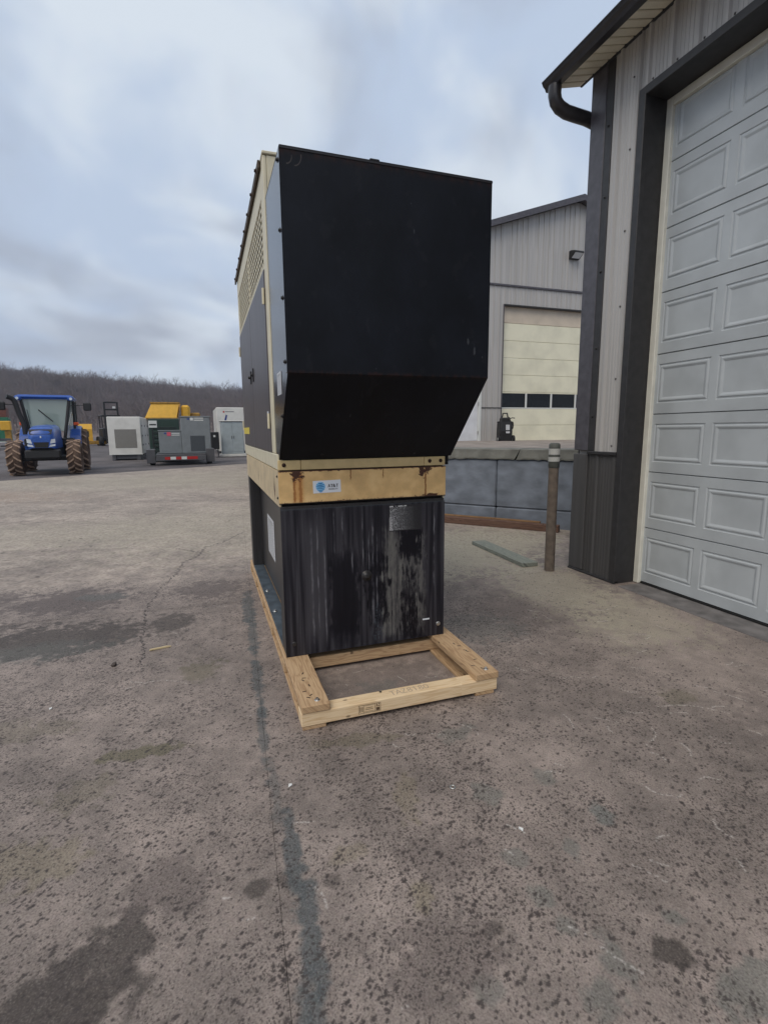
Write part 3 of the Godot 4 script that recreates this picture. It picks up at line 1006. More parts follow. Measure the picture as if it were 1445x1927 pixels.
# ------------------------------------------------------------------ hill with bare woodland
func hill_y(x: float, z: float) -> float:
	var t := smoothstep(105.0, 350.0, -z)
	var crest := 19.5 + (21.0 - clampf(x, -260.0, 120.0)) * 0.083
	return 0.3 + t * t * (1.6 - 0.6 * t) * crest - 30.0 * smoothstep(380.0, 640.0, -z)


func build_hill() -> void:
	var nz := noise(111, 0.02, 4)
	var st := S()
	st.set_smooth_group(1)
	var step := 16.0
	for j in 36:
		for i in 60:
			var p := []
			for q in [[i, j], [i + 1, j], [i + 1, j + 1], [i, j + 1]]:
				var x: float = -480.0 + q[0] * step
				var z: float = -100.0 - q[1] * step
				p.append(Vector3(x, hill_y(x, z) + 2.0 * nz.get_noise_2d(x, z) * smoothstep(110.0, 160.0, -z), z))
			poly(st, p, Vector3.UP)
	var h := put(st, "hill", mat(Color(0.44, 0.385, 0.36), 1.0, 0.0, T.blotch, 0.02), self)
	h.set_meta("kind", "structure")
	var r := RandomNumberGenerator.new()
	r.seed = 77
	for v in 4:
		var mesh := bare_tree_mesh(300 + v)
		var mm := MultiMesh.new()
		mm.transform_format = MultiMesh.TRANSFORM_3D
		mm.use_colors = true
		mm.mesh = mesh
		var where := []
		for k in 4200:
			var x := r.randf_range(-330.0, 230.0)
			var z := -165.0 - 250.0 * pow(r.randf(), 0.8)
			where.append(Vector3(x, hill_y(x, z) + 2.0 * nz.get_noise_2d(x, z) * smoothstep(110.0, 160.0, -z) - 0.2, z))
		mm.instance_count = where.size()
		for k in where.size():
			var s := r.randf_range(0.5, 0.85) + (0.3 if r.randf() < 0.1 else 0.0)
			mm.set_instance_transform(k, Transform3D(Basis(Vector3.UP, r.randf() * TAU).scaled(Vector3(s * 1.1, s, s * 1.1)), where[k]))
			var g := r.randf_range(0.75, 1.2)
			mm.set_instance_color(k, Color(0.145 * g, 0.112 * g * r.randf_range(0.95, 1.08), 0.106 * g))
		var mi := MultiMeshInstance3D.new()
		mi.name = numbered("bare_woodland")
		mi.multimesh = mm
		mi.set_meta("kind", "stuff")
		mi.set_meta("label", "leafless brown-grey woodland covering the hill behind the yard")
		mi.set_meta("category", "woodland")
		mi.set_meta("group", "woodland on the hill")
		add_child(mi)


func limb(st: SurfaceTool, r: RandomNumberGenerator, a: Vector3, d: Vector3, l: float, w: float, depth: int) -> void:
	var b := a + d * l
	var f := frame_of(d)
	var w1 := w * 0.62
	var ring := [f.x, f.x * -0.5 + f.y * 0.866, f.x * -0.5 - f.y * 0.866]
	for k in 3:
		var o0: Vector3 = ring[k]
		var o1: Vector3 = ring[(k + 1) % 3]
		poly(st, [a + o0 * w, a + o1 * w, b + o1 * w1, b + o0 * w1], o0 + o1)
	if depth == 0:
		return
	var n := 3 if depth > 1 else 4
	for k in n:
		var t := r.randf_range(0.45, 1.0) if k else 1.0
		var spread := 0.35 if k == 0 else r.randf_range(0.5, 0.95)
		var nd := (d + (f.x * cos(k * 2.4 + a.x) + f.y * sin(k * 2.4 + a.x)) * spread + Vector3(r.randf() - 0.5, 0.28, r.randf() - 0.5) * 0.4).normalized()
		limb(st, r, a.lerp(b, t), nd, l * r.randf_range(0.58, 0.8), w1 * 0.82, depth - 1)


func bare_tree_mesh(seed_: int) -> ArrayMesh:
	var r := RandomNumberGenerator.new()
	r.seed = seed_
	var st := S()
	limb(st, r, Vector3.ZERO, Vector3(r.randf_range(-0.06, 0.06), 1, r.randf_range(-0.06, 0.06)).normalized(), 4.2, 0.26, 4)
	st.generate_normals()
	var m := st.commit()
	var wm := StandardMaterial3D.new()
	wm.vertex_color_use_as_albedo = true
	wm.roughness = 1.0
	m.surface_set_material(0, wm)
	return m


# ------------------------------------------------------------------ workshop with the grey garage door
const WX := 3.631     # plane of the workshop wall
const DX := 3.875     # plane of the garage door

# ribbed sheet facing -x between z0 and z1; the ribs stand proud of x
func ribbed(st: SurfaceTool, x: float, z0: float, z1: float, y0: float, y1: float, pitch: float, high: float, phase := 0.0) -> void:
	var pts := []
	var prof := [[0.0, 0.0], [0.012, high], [0.032, high], [0.044, 0.0]]
	for k in range(1, 5):
		var c := 0.044 + (pitch - 0.044) * k / 5.0
		prof.append([c - 0.008, 0.0])
		prof.append([c - 0.004, high * 0.22])
		prof.append([c + 0.004, high * 0.22])
		prof.append([c + 0.008, 0.0])
	var n := int((z1 - z0) / pitch) + 2
	for m in range(-1, n):
		for p in prof:
			var z: float = z0 + phase + m * pitch + p[0]
			if z > z0 + 0.0005 and z < z1 - 0.0005:
				pts.append(Vector2(z, p[1]))
	pts.push_front(Vector2(z0, 0.0))
	pts.push_back(Vector2(z1, 0.0))
	for i in pts.size() - 1:
		var a: Vector2 = pts[i]
		var b: Vector2 = pts[i + 1]
		poly(st, [Vector3(x - a.y, y0, a.x), Vector3(x - b.y, y0, b.x), Vector3(x - b.y, y1, b.x), Vector3(x - a.y, y1, a.x)], Vector3.LEFT)


func screw(at: Vector3, n: Vector3, parent: Node3D, r := 0.006, m: Material = null) -> void:
	var st := S()
	lathe(st, at, n, [[r * 1.5, 0.0], [r * 1.5, r * 0.35], [r * 0.9, r * 0.45], [r * 0.8, r * 1.1], [0.0, r * 1.2]], 8)
	put(st, "screw", m if m else M.screw, parent)


func build_workshop() -> void:
	var b := thing("workshop", "grey ribbed metal workshop with dark trim and a tall panelled garage door", "workshop")
	# the body behind the sheets
	pbox("wall_core", Vector3(WX + 0.03, -0.04, -4.33), Vector3(WX + 0.20, 4.74, -3.80), 0.0, M.siding, b)
	pbox("wall_core", Vector3(WX + 0.03, 4.33, -3.795), Vector3(WX + 0.20, 4.74, 6.0), 0.0, M.siding, b)
	pbox("wall_core", Vector3(WX + 0.03, -0.04, 0.78), Vector3(WX + 0.20, 4.325, 6.0), 0.0, M.siding, b)
	pbox("end_wall", Vector3(WX + 0.21, -0.04, -4.36), Vector3(13.0, 4.74, -4.2), 0.0, M.siding, b)
	pbox("back_wall", Vector3(12.85, -0.04, -4.19), Vector3(13.0, 4.74, 5.85), 0.0, M.siding, b)
	pbox("end_wall", Vector3(WX + 0.21, -0.04, 5.86), Vector3(13.0, 4.74, 6.0), 0.0, M.siding, b)
	var gb := S()
	XF = Transform3D(Basis.IDENTITY, Vector3.ZERO)
	prism(gb, PackedVector2Array([Vector2(WX + 0.1, 4.75), Vector2(12.95, 4.75), Vector2(8.3, 6.28)]), -4.35, -4.22)
	put(gb, "gable", M.siding, b)
	# ribbed wall sheets beside and above the door
	var st := S()
	ribbed(st, WX, -4.085, -3.775, 1.262, 4.735, 0.2286, 0.022, 0.06)
	var sheet := put(st, "siding_panel", M.siding, b)
	for y in [1.30, 1.92, 2.56, 3.20, 3.86, 4.42]:
		screw(Vector3(WX - 0.004, y, -4.0), Vector3.LEFT, sheet)
		screw(Vector3(WX - 0.004, y + 0.02, -3.86), Vector3.LEFT, sheet)
	var z := -3.773
	while z < 0.78:
		var z1 := minf(z + 0.9144, 0.78)
		st = S()
		ribbed(st, WX, z, z1, 4.285, 4.735, 0.2286, 0.022, 0.05)
		var pn := put(st, "siding_panel", M.siding, b)
		for k in 4:
			screw(Vector3(WX - 0.004, 4.31, z + 0.12 + k * 0.2286), Vector3.LEFT, pn)
		z = z1 + 0.002
	st = S()
	ribbed(st, WX, 0.90, 6.0, 1.262, 4.735, 0.2286, 0.022)
	put(st, "siding_panel", M.siding, b)
	# dark wainscot sheets
	st = S()
	ribbed(st, WX, -4.163, -3.775, 0.02, 1.235, 0.2286, 0.014, 0.1)
	put(st, "wainscot_panel", M.wainscot, b)
	st = S()
	ribbed(st, WX, 0.90, 6.0, 0.02, 1.235, 0.2286, 0.014)
	put(st, "wainscot_panel", M.wainscot, b)
	pbox("wainscot_cap", Vector3(WX - 0.032, 1.232, -4.16), Vector3(WX + 0.005, 1.262, -3.779), 0.004, M.dark_trim, b)
	pbox("base_trim", Vector3(WX - 0.025, 0.0, -4.368), Vector3(WX + 0.004, 0.022, -3.705), 0.003, M.dark_trim, b)
	# corner trim in two strips, above and below the cap
	pbox("corner_trim", Vector3(WX - 0.013, 1.265, -4.37), Vector3(WX + 0.16, 4.735, -4.175), 0.006, M.trim, b)
	pbox("corner_trim", Vector3(WX - 0.008, 1.264, -4.173), Vector3(WX + 0.01, 4.735, -4.088), 0.003, M.dark_trim, b)
	pbox("corner_trim", Vector3(WX - 0.016, 0.024, -4.37), Vector3(WX + 0.16, 1.229, -4.165), 0.006, M.wainscot, b)
	for y in [1.6, 2.25, 2.95, 3.6, 4.2]:
		screw(Vector3(WX - 0.009, y, -4.13), Vector3.LEFT, b, 0.008, M.bolt)
	# opening: dark jamb and head returns with their face flange
	for jz: Array in [[-3.772, -3.70, -3.742], [0.90, 0.83, 0.872]]:
		var lo: float = minf(jz[0], jz[1])
		var hi: float = maxf(jz[0], jz[1])
		pbox("jamb_trim", Vector3(WX - 0.026, 0.0235, lo), Vector3(WX + 0.028, 4.282, hi), 0.004, M.dark_trim, b)
		pbox("jamb_return", Vector3(WX + 0.029, 0.0, minf(jz[2], jz[2] + 0.03 * signf(jz[1] - jz[0]))), Vector3(DX + 0.05, 4.25, maxf(jz[2], jz[2] + 0.03 * signf(jz[1] - jz[0]))), 0.0, M.dark_trim, b)
	pbox("head_trim", Vector3(WX - 0.027, 4.215, -3.699), Vector3(WX + 0.028, 4.2835, 0.829), 0.004, M.dark_trim, b)
	pbox("head_return", Vector3(WX + 0.029, 4.222, -3.711), Vector3(DX + 0.05, 4.262, 0.84), 0.0, M.dark_trim, b)
	# cream casing round the door
	pbox("door_casing", Vector3(DX - 0.028, 0.004, -3.7095), Vector3(DX + 0.02, 4.2195, -3.648), 0.005, M.casing, b)
	pbox("door_casing", Vector3(DX - 0.028, 0.004, 0.776), Vector3(DX + 0.02, 4.2195, 0.838), 0.005, M.casing, b)
	pbox("door_casing", Vector3(DX - 0.027, 4.15, -3.647), Vector3(DX + 0.02, 4.2195, 0.775), 0.005, M.casing, b)
	# garage door: eight sections of pressed panels
	var gd := Node3D.new()
	gd.name = "garage_door"
	b.add_child(gd)
	var dz0 := -3.665
	var dz1 := 0.79
	var zs := []
	for k in 8:
		var p0 := -3.617 + k * 0.5665
		if p0 + 0.5 < dz1:
			zs.append([p0, p0 + 0.502])
	var hs := 0.5285
	for s in 8:
		var y0 := 0.022 + s * hs + 0.0018
		var y1 := 0.022 + (s + 1) * hs - 0.0018
		var py0 := y0 + 0.095
		var py1 := y1 - 0.085
		var f := S()
		var x := DX + 0.006
		var q := func(za: float, zb: float, ya: float, yb: float) -> void:
			poly(f, [Vector3(x, ya, za), Vector3(x, ya, zb), Vector3(x, yb, zb), Vector3(x, yb, za)], Vector3.LEFT)
		q.call(dz0, dz1, y0 + 0.004, py0)
		q.call(dz0, dz1, py1, y1 - 0.004)
		var last := dz0
		for p: Array in zs:
			q.call(last, p[0], py0, py1)
			last = p[1]
		q.call(last, dz1, py0, py1)
		# rolled edges top and bottom, back plate
		poly(f, [Vector3(x, y0 + 0.004, dz0), Vector3(x, y0 + 0.004, dz1), Vector3(x + 0.012, y0, dz1), Vector3(x + 0.012, y0, dz0)], Vector3(-1, -1, 0))
		poly(f, [Vector3(x, y1 - 0.004, dz0), Vector3(x, y1 - 0.004, dz1), Vector3(x + 0.012, y1, dz1), Vector3(x + 0.012, y1, dz0)], Vector3(-1, 1, 0))
		box(f, Vector3(x + 0.02, y0, dz0), Vector3(x + 0.05, y1, dz1))
		var sec := put(f, "door_section", M.door, gd)
		for p: Array in zs:
			var g := S()
			var rings := [[0.0, 0.0], [0.006, 0.007], [0.014, 0.007], [0.024, -0.001], [0.034, -0.001], [0.052, 0.007], [0.058, 0.007]]
			for k in rings.size() - 1:
				var a: Array = rings[k]
				var c: Array = rings[k + 1]
				var A := [Vector3(x + a[1], py0 + a[0], p[0] + a[0]), Vector3(x + a[1], py0 + a[0], p[1] - a[0]), Vector3(x + a[1], py1 - a[0], p[1] - a[0]), Vector3(x + a[1], py1 - a[0], p[0] + a[0])]
				var C := [Vector3(x + c[1], py0 + c[0], p[0] + c[0]), Vector3(x + c[1], py0 + c[0], p[1] - c[0]), Vector3(x + c[1], py1 - c[0], p[1] - c[0]), Vector3(x + c[1], py1 - c[0], p[0] + c[0])]
				for e in 4:
					poly(g, [A[e], A[(e + 1) % 4], C[(e + 1) % 4], C[e]], Vector3.LEFT)
			var e: Array = rings[-1]
			poly(g, [Vector3(x + e[1], py0 + e[0], p[0] + e[0]), Vector3(x + e[1], py0 + e[0], p[1] - e[0]), Vector3(x + e[1], py1 - e[0], p[1] - e[0]), Vector3(x + e[1], py1 - e[0], p[0] + e[0])], Vector3.LEFT)
			put(g, "pressed_panel", M.door_panel, gd)
	pbox("bottom_seal", Vector3(DX - 0.004, 0.005, -3.645), Vector3(DX + 0.05, 0.0205, 0.775), 0.003, M.seal, gd)
	# threshold strip of newer concrete
	var ap := structure("threshold")
	var sa := S()
	UA = -1
	box(sa, Vector3(WX - 0.03, -0.03, -3.64), Vector3(DX + 0.3, 0.004, 0.8), 0.0)
	put(sa, "threshold_slab", M.apron, ap)
	pbox("floor_slab", Vector3(DX + 0.31, -0.03, -4.19), Vector3(12.84, 0.003, 5.84), 0.0, M.apron, ap)
	# soffit boards, fascia, gutter, roof
	z = -4.53
	while z < 6.0:
		var sb := S()
		XF = Transform3D(Basis(Vector3.BACK, 0.245), Vector3(3.336, 4.672, z))
		box(sb, Vector3(0.0, 0.0, 0.0), Vector3(0.279, 0.014, 0.082), 0.005)
		box(sb, Vector3(0.0, 0.018, 0.080), Vector3(0.279, 0.022, 0.104), 0.0)
		XF = Transform3D.IDENTITY
		put(sb, "soffit_board", M.soffit, b)
		z += 0.0966
	pbox("soffit_trim", Vector3(WX - 0.0235, 4.7365, -4.53), Vector3(WX - 0.001, 4.765, 6.0), 0.003, M.dark_trim, b)
	pbox("fascia", Vector3(3.316, 4.664, -4.54), Vector3(3.335, 4.80, 6.0), 0.003, M.dark_trim, b)
	var gt := S()
	prism(gt, PackedVector2Array([Vector2(3.315, 4.725), Vector2(3.315, 4.650), Vector2(3.248, 4.644), Vector2(3.234, 4.671), Vector2(3.213, 4.686), Vector2(3.202, 4.710), Vector2(3.195, 4.711), Vector2(3.195, 4.720), Vector2(3.211, 4.720), Vector2(3.222, 4.692), Vector2(3.243, 4.677), Vector2(3.253, 4.652), Vector2(3.304, 4.656), Vector2(3.308, 4.725)]), -4.56, 6.0)
	var gut := put(gt, "gutter", M.gutter, b)
	var ec := S()
	prism(ec, PackedVector2Array([Vector2(3.315, 4.725), Vector2(3.315, 4.650), Vector2(3.248, 4.644), Vector2(3.234, 4.671), Vector2(3.213, 4.686), Vector2(3.195, 4.720)]), -4.566, -4.561)
	put(ec, "end_cap", M.gutter, gut)
	# downspout: outlet, elbow back to the end wall, then down
	var ds := S()
	tube(ds, [Vector3(3.27, 4.645, -4.46), Vector3(3.27, 4.57, -4.46), Vector3(3.285, 4.515, -4.458), Vector3(3.325, 4.475, -4.455), Vector3(3.40, 4.445, -4.45), Vector3(3.50, 4.43, -4.44), Vector3(3.62, 4.42, -4.435), Vector3(3.74, 4.39, -4.43), Vector3(3.79, 4.30, -4.43), Vector3(3.80, 4.1, -4.43), Vector3(3.80, 0.12, -4.43)], 0.06, 14)
	put(ds, "downspout", M.gutter, b)
	var rf := S()
	prism(rf, PackedVector2Array([Vector2(3.26, 4.725), Vector2(3.26, 4.75), Vector2(8.3, 6.49), Vector2(13.3, 4.83), Vector2(13.3, 4.80), Vector2(8.3, 6.45)]), -4.56, 6.15)
	put(rf, "roof", M.dark_trim, b)


# ------------------------------------------------------------------ gabled building at the back
func gable(x: float) -> float:
	return 8.17 - absf(x - 10.93) * 0.345


func ribbed_x(st: SurfaceTool, z: float, x0: float, x1: float, y0: float, top: Callable, pitch: float, high: float) -> void:
	var pts := [Vector2(x0, 0.0)]
	var x := ceilf(x0 / pitch) * pitch
	while x < x1 - 0.05:
		if x > x0 + 0.005:
			pts.append_array([Vector2(x, 0.0), Vector2(x + 0.008, high), Vector2(x + 0.024, high), Vector2(x + 0.032, 0.0)])
		x += pitch
	pts.append(Vector2(x1, 0.0))
	for i in pts.size() - 1:
		var a: Vector2 = pts[i]
		var b: Vector2 = pts[i + 1]
		poly(st, [Vector3(a.x, y0, z + a.y), Vector3(b.x, y0, z + b.y), Vector3(b.x, top.call(b.x), z + b.y), Vector3(a.x, top.call(a.x), z + a.y)], Vector3.BACK)


func build_gable_building() -> void:
	var Z := -13.52
	var b := thing("gabled_shed", "light grey metal shed with pitched gable and cream roller door on the raised platform", "shed")
	var hi := func(x: float) -> float: return gable(x)
	var band := func(_x: float) -> float: return 5.60
	var seam := func(_x: float) -> float: return 2.12
	# core so that no light leaks through
	var core := S()
	prism(core, PackedVector2Array([Vector2(3.05, 1.0), Vector2(6.5, 1.0), Vector2(6.5, 3.25), Vector2(7.74, 3.25), Vector2(7.74, 1.0), Vector2(8.45, 1.0), Vector2(8.45, 5.11), Vector2(12.2, 5.11), Vector2(12.2, 1.0), Vector2(19.05, 1.0), Vector2(19.05, gable(19.05) - 0.02), Vector2(10.93, gable(10.93) - 0.02), Vector2(3.05, gable(3.05) - 0.02)]), Z - 0.03, Z - 0.16)
	put(core, "wall_core", M.siding, b)
	pbox("side_wall", Vector3(3.05, 0.9, -27.0), Vector3(3.2, 5.42, Z - 0.165), 0.0, M.siding, b)
	pbox("side_wall", Vector3(18.9, 0.9, -27.0), Vector3(19.05, 5.42, Z - 0.165), 0.0, M.siding, b)
	pbox("back_wall", Vector3(3.21, 0.9, -27.0), Vector3(18.89, 5.42, -26.85), 0.0, M.siding, b)
	# wall sheets
	var x := 3.05
	while x < 19.0:
		var x1 := minf(x + 0.9, 19.05)
		var st := S()
		ribbed_x(st, Z, x, x1, 5.66, hi, 0.18, 0.022)
		put(st, "siding_panel", M.siding, b)
		x = x1 + 0.002
	var spans := [[3.05, 6.48], [6.48, 7.76], [7.76, 8.44], [8.44, 12.21], [12.21, 19.05]]
	for s: Array in spans:
		var a: float = s[0]
		while a < s[1] - 0.01:
			var c := minf(a + 0.9, s[1])
			var lo := 2.145
			if s[0] == 6.48:
				lo = 3.26
			elif s[0] == 8.44:
				lo = 5.115
			var st := S()
			ribbed_x(st, Z, a, c, lo, band, 0.18, 0.02)
			put(st, "siding_panel", M.siding, b)
			if lo == 2.145:
				st = S()
				ribbed_x(st, Z, a, c, 1.10, seam, 0.18, 0.02)
				put(st, "siding_panel", M.siding, b)
			a = c + 0.002
	pbox("band_trim", Vector3(3.05, 5.602, Z - 0.01), Vector3(19.05, 5.658, Z + 0.045), 0.006, M.trim, b)
	for s in [[3.05, 6.48], [7.76, 8.43], [12.22, 19.05]]:
		pbox("seam_trim", Vector3(s[0], 2.122, Z - 0.01), Vector3(s[1], 2.143, Z + 0.02), 0.0, M.dark_trim, b)
	# roof with dark rake edge
	for side in [-1.0, 1.0]:
		var rf := S()
		var e: float = 10.93 + side * 8.4
		var pg := PackedVector2Array([Vector2(10.93, gable(10.93) + 0.02), Vector2(10.93, gable(10.93) + 0.13), Vector2(e, gable(e) + 0.13), Vector2(e, gable(e) + 0.02)])
		prism(rf, pg, Z + 0.22, -27.2)
		put(rf, "roof", M.trim, b)
		rf = S()
		pg = PackedVector2Array([Vector2(10.93, gable(10.93) - 0.03), Vector2(10.93, gable(10.93) + 0.14), Vector2(e, gable(e) + 0.14), Vector2(e, gable(e) - 0.03)])
		prism(rf, pg, Z + 0.25, Z + 0.225)
		put(rf, "rake_trim", M.trim, b)
	# roller door
	var gd := Node3D.new()
	gd.name = "garage_door"
	b.add_child(gd)
	var zd := Z - 0.11
	for s in 8:
		var y0 := 1.117 + s * 0.5
		var y1 := y0 + 0.494
		if s == 2:
			pbox("window_rail", Vector3(8.46, y0, zd - 0.04), Vector3(12.19, y0 + 0.035, zd), 0.004, M.white_frame, gd)
			pbox("window_rail", Vector3(8.46, y1 - 0.035, zd - 0.04), Vector3(12.19, y1, zd), 0.004, M.cream_door, gd)
			for k in 4:
				var wx := 8.49 + k * 0.925
				pbox("window_pane", Vector3(wx + 0.012, y0 + 0.036, zd - 0.024), Vector3(wx + 0.873, y1 - 0.036, zd - 0.018), 0.0, M.glass, gd)
				pbox("mullion", Vector3(wx + 0.875 if k < 3 else 12.14, y0 + 0.0355, zd - 0.04), Vector3(wx + 0.935 if k < 3 else 12.19, y1 - 0.0355, zd + 0.001), 0.004, M.white_frame, gd)
			pbox("mullion", Vector3(8.46, y0 + 0.0355, zd - 0.04), Vector3(8.50, y1 - 0.0355, zd + 0.001), 0.004, M.white_frame, gd)
		else:
			var st := S()
			box(st, Vector3(8.46, y0, zd - 0.04), Vector3(12.19, y1, zd), 0.008)
			put(st, "door_section", M.cream_top if s == 7 else M.cream_door, gd)
	pbox("bottom_seal", Vector3(8.46, 1.10, zd - 0.035), Vector3(12.19, 1.116, zd - 0.004), 0.0, M.seal, gd)
	pbox("door_casing", Vector3(8.428, 1.105, Z - 0.10), Vector3(8.452, 5.112, Z + 0.03), 0.004, M.trim, b)
	pbox("head_casing", Vector3(8.453, 5.075, Z - 0.10), Vector3(12.2, 5.113, Z + 0.032), 0.004, M.dark_trim, b)
	# white personnel door
	var pd := Node3D.new()
	pd.name = "personnel_door"
	b.add_child(pd)
	pbox("door_leaf", Vector3(6.62, 1.16, Z - 0.07), Vector3(7.66, 3.16, Z - 0.02), 0.006, M.white_paint, pd)
	pbox("door_frame", Vector3(7.665, 1.115, Z - 0.08), Vector3(7.755, 3.25, Z + 0.03), 0.006, M.white_frame, pd)
	pbox("door_frame", Vector3(6.5, 1.115, Z - 0.08), Vector3(6.615, 3.25, Z + 0.03), 0.006, M.white_frame, pd)
	pbox("door_frame", Vector3(6.616, 3.165, Z - 0.08), Vector3(7.664, 3.25, Z + 0.029), 0.006, M.white_frame, pd)
	pbox("door_sill", Vector3(6.616, 1.09, Z - 0.08), Vector3(7.664, 1.15, Z + 0.05), 0.006, M.rust_red, pd)
	for y in [1.35, 2.2, 2.95]:
		pbox("hinge", Vector3(7.648, y, Z - 0.019), Vector3(7.672, y + 0.1, Z + 0.006 + 0.028), 0.003, M.zinc, pd)
	# wall lamp
	var lamp := thing("wall_lamp", "black wedge wall lamp mounted high on the grey gable", "wall lamp", Vector3(10.80, 6.66, Z + 0.017))
	lamp.scale = Vector3.ONE * 0.75
	var ls := S()
	XF = Transform3D(Basis(Vector3.UP, PI / 2), Vector3.ZERO)
	prism(ls, PackedVector2Array([Vector2(0.0, -0.16), Vector2(0.0, 0.14), Vector2(-0.10, 0.15), Vector2(-0.34, 0.09), Vector2(-0.36, 0.03), Vector2(-0.12, -0.15)]), -0.22, 0.22)
	XF = Transform3D.IDENTITY
	put(ls, "housing", M.black_plastic, lamp)
	var lg := S()
	poly(lg, [Vector3(-0.19, -0.135, 0.128), Vector3(0.19, -0.135, 0.128), Vector3(0.19, 0.015, 0.352), Vector3(-0.19, 0.015, 0.352)], Vector3(0, -1, 0.6))
	XF = Transform3D(Basis.IDENTITY, Vector3(0, -0.006, 0.004))
	var lg2 := S()
	poly(lg2, [Vector3(-0.19, -0.135, 0.128), Vector3(0.19, -0.135, 0.128), Vector3(0.19, 0.015, 0.352), Vector3(-0.19, 0.015, 0.352)], Vector3(0, -1, 0.6))
	XF = Transform3D.IDENTITY
	put(lg2, "lens", M.lamp_glass, lamp)


# ------------------------------------------------------------------ retaining wall, platform
func wall_frame() -> Transform3D:
	var d := Vector3(0.653, 0, 0.757).normalized()
	return Transform3D(Basis(d, Vector3.UP, d.cross(Vector3.UP)), Vector3(4.25, 0, -6.883))


func build_retaining_wall() -> void:
	var wf := wall_frame()
	var w := thing("retaining_wall", "blue-grey retaining wall of big concrete blocks below the platform", "retaining wall")
	w.transform = wf
	var x := -4.2
	while x < 6.0:
		for c: Array in [[-0.03, 0.272], [0.278, 1.022]]:
			var st := S()
			box(st, Vector3(x + 0.004, c[0], -0.6), Vector3(x + 1.396, c[1], 0.0), 0.018)
			put(st, "block", M.block, w)
		x += 1.4
	# cast cap, broken into pieces
	for c: Array in [[-4.2, -2.02], [-2.0, 0.27], [0.30, 2.2], [2.215, 6.2]]:
		var st := S()
		var n := int((c[1] - c[0]) / 0.07) + 1
		var nz := noise(131, 2.3, 4)
		var prev := []
		for k in n + 1:
			var px: float = lerpf(c[0], c[1], float(k) / n)
			var low := 1.028 + 0.022 * nz.get_noise_1d(px * 3.0) + 0.012 * nz.get_noise_1d(px * 11.0)
			var lean := 0.09 * float(k == n and c[1] == 0.27) + 0.09 * float(k == 0 and c[0] == 0.30)
			var face := 0.035 + 0.015 * nz.get_noise_1d(px * 4.0 + 40.0)
			var ring := [Vector3(px, low, -0.55), Vector3(px, low, face - 0.006), Vector3(px + lean * 0.2, low + 0.02, face), Vector3(px + lean, 1.178, face), Vector3(px + lean, 1.188, face - 0.012), Vector3(px + lean, 1.188, -0.55)]
			if k:
				for e in 6:
					poly(st, [prev[e], prev[(e + 1) % 6], ring[(e + 1) % 6], ring[e]], [Vector3.DOWN, Vector3.DOWN, Vector3.BACK, Vector3(0, 1, 1), Vector3.UP, Vector3.FORWARD][e])
			else:
				poly(st, ring, Vector3.LEFT)
			prev = ring
		poly(st, prev, Vector3.RIGHT)
		put(st, "cap_slab", M.cap, w)
	# platform surface between the wall and the shed
	var pl := structure("platform")
	var st := S()
	var a := wf * Vector3(-4.2, 1.184, -0.5)
	var b2 := wf * Vector3(6.2, 1.184, -0.5)
	poly(st, [a, b2, Vector3(20.0, 1.1, -6.0), Vector3(20.0, 1.098, -27.1), Vector3(3.0, 1.098, -27.1), Vector3(3.0, 1.098, -14.2), Vector3(1.2, 1.098, -14.2)], Vector3.UP)
	poly(st, [a, Vector3(1.2, 1.098, -14.2), Vector3(1.2, -0.03, -14.2), Vector3(a.x, -0.03, a.z)], Vector3.LEFT)
	poly(st, [Vector3(1.2, 1.098, -14.2), Vector3(3.06, 1.098, -14.2), Vector3(3.06, -0.03, -14.2), Vector3(1.2, -0.03, -14.2)], Vector3.FORWARD)
	put(st, "platform_slab", M.platform, pl)
	# long timbers lying at the foot of the wall
	for k in 2:
		var tb := thing("timber", ["weathered red-brown timber lying along the foot of the block wall, the outer one", "thin tan-edged timber squeezed between the outer timber and the block wall"][k], "timber", wf * Vector3(0, 0, 0), 0.0, "timbers along the wall")
		tb.transform = wf
		UA = 0
		var ts := S()
		if k == 0:
			box(ts, Vector3(-3.4, 0.0, 0.17), Vector3(1.02, 0.105, 0.27), 0.008)
		else:
			box(ts, Vector3(-3.0, 0.0, 0.05), Vector3(0.72, 0.115, 0.12), 0.008)
		put(ts, "beam", M.red_wood if k == 0 else M.wood_dark, tb)
		UA = -1


# ------------------------------------------------------------------ the generator
const GX0 := 0.375
const GX1 := 1.415
const GZ := -2.90

func bolt(at: Vector3, n: Vector3, r: float, m: Material, parent: Node3D, called := "bolt") -> void:
	var st := S()
	lathe(st, at, n, [[r * 1.45, 0.0], [r * 1.45, r * 0.25], [r * 0.95, r * 0.3]], 12)
	cyl(st, at + n * r * 0.28, at + n * r * 1.1, r * 0.95, r * 0.8, 6)
	put(st, called, m, parent)


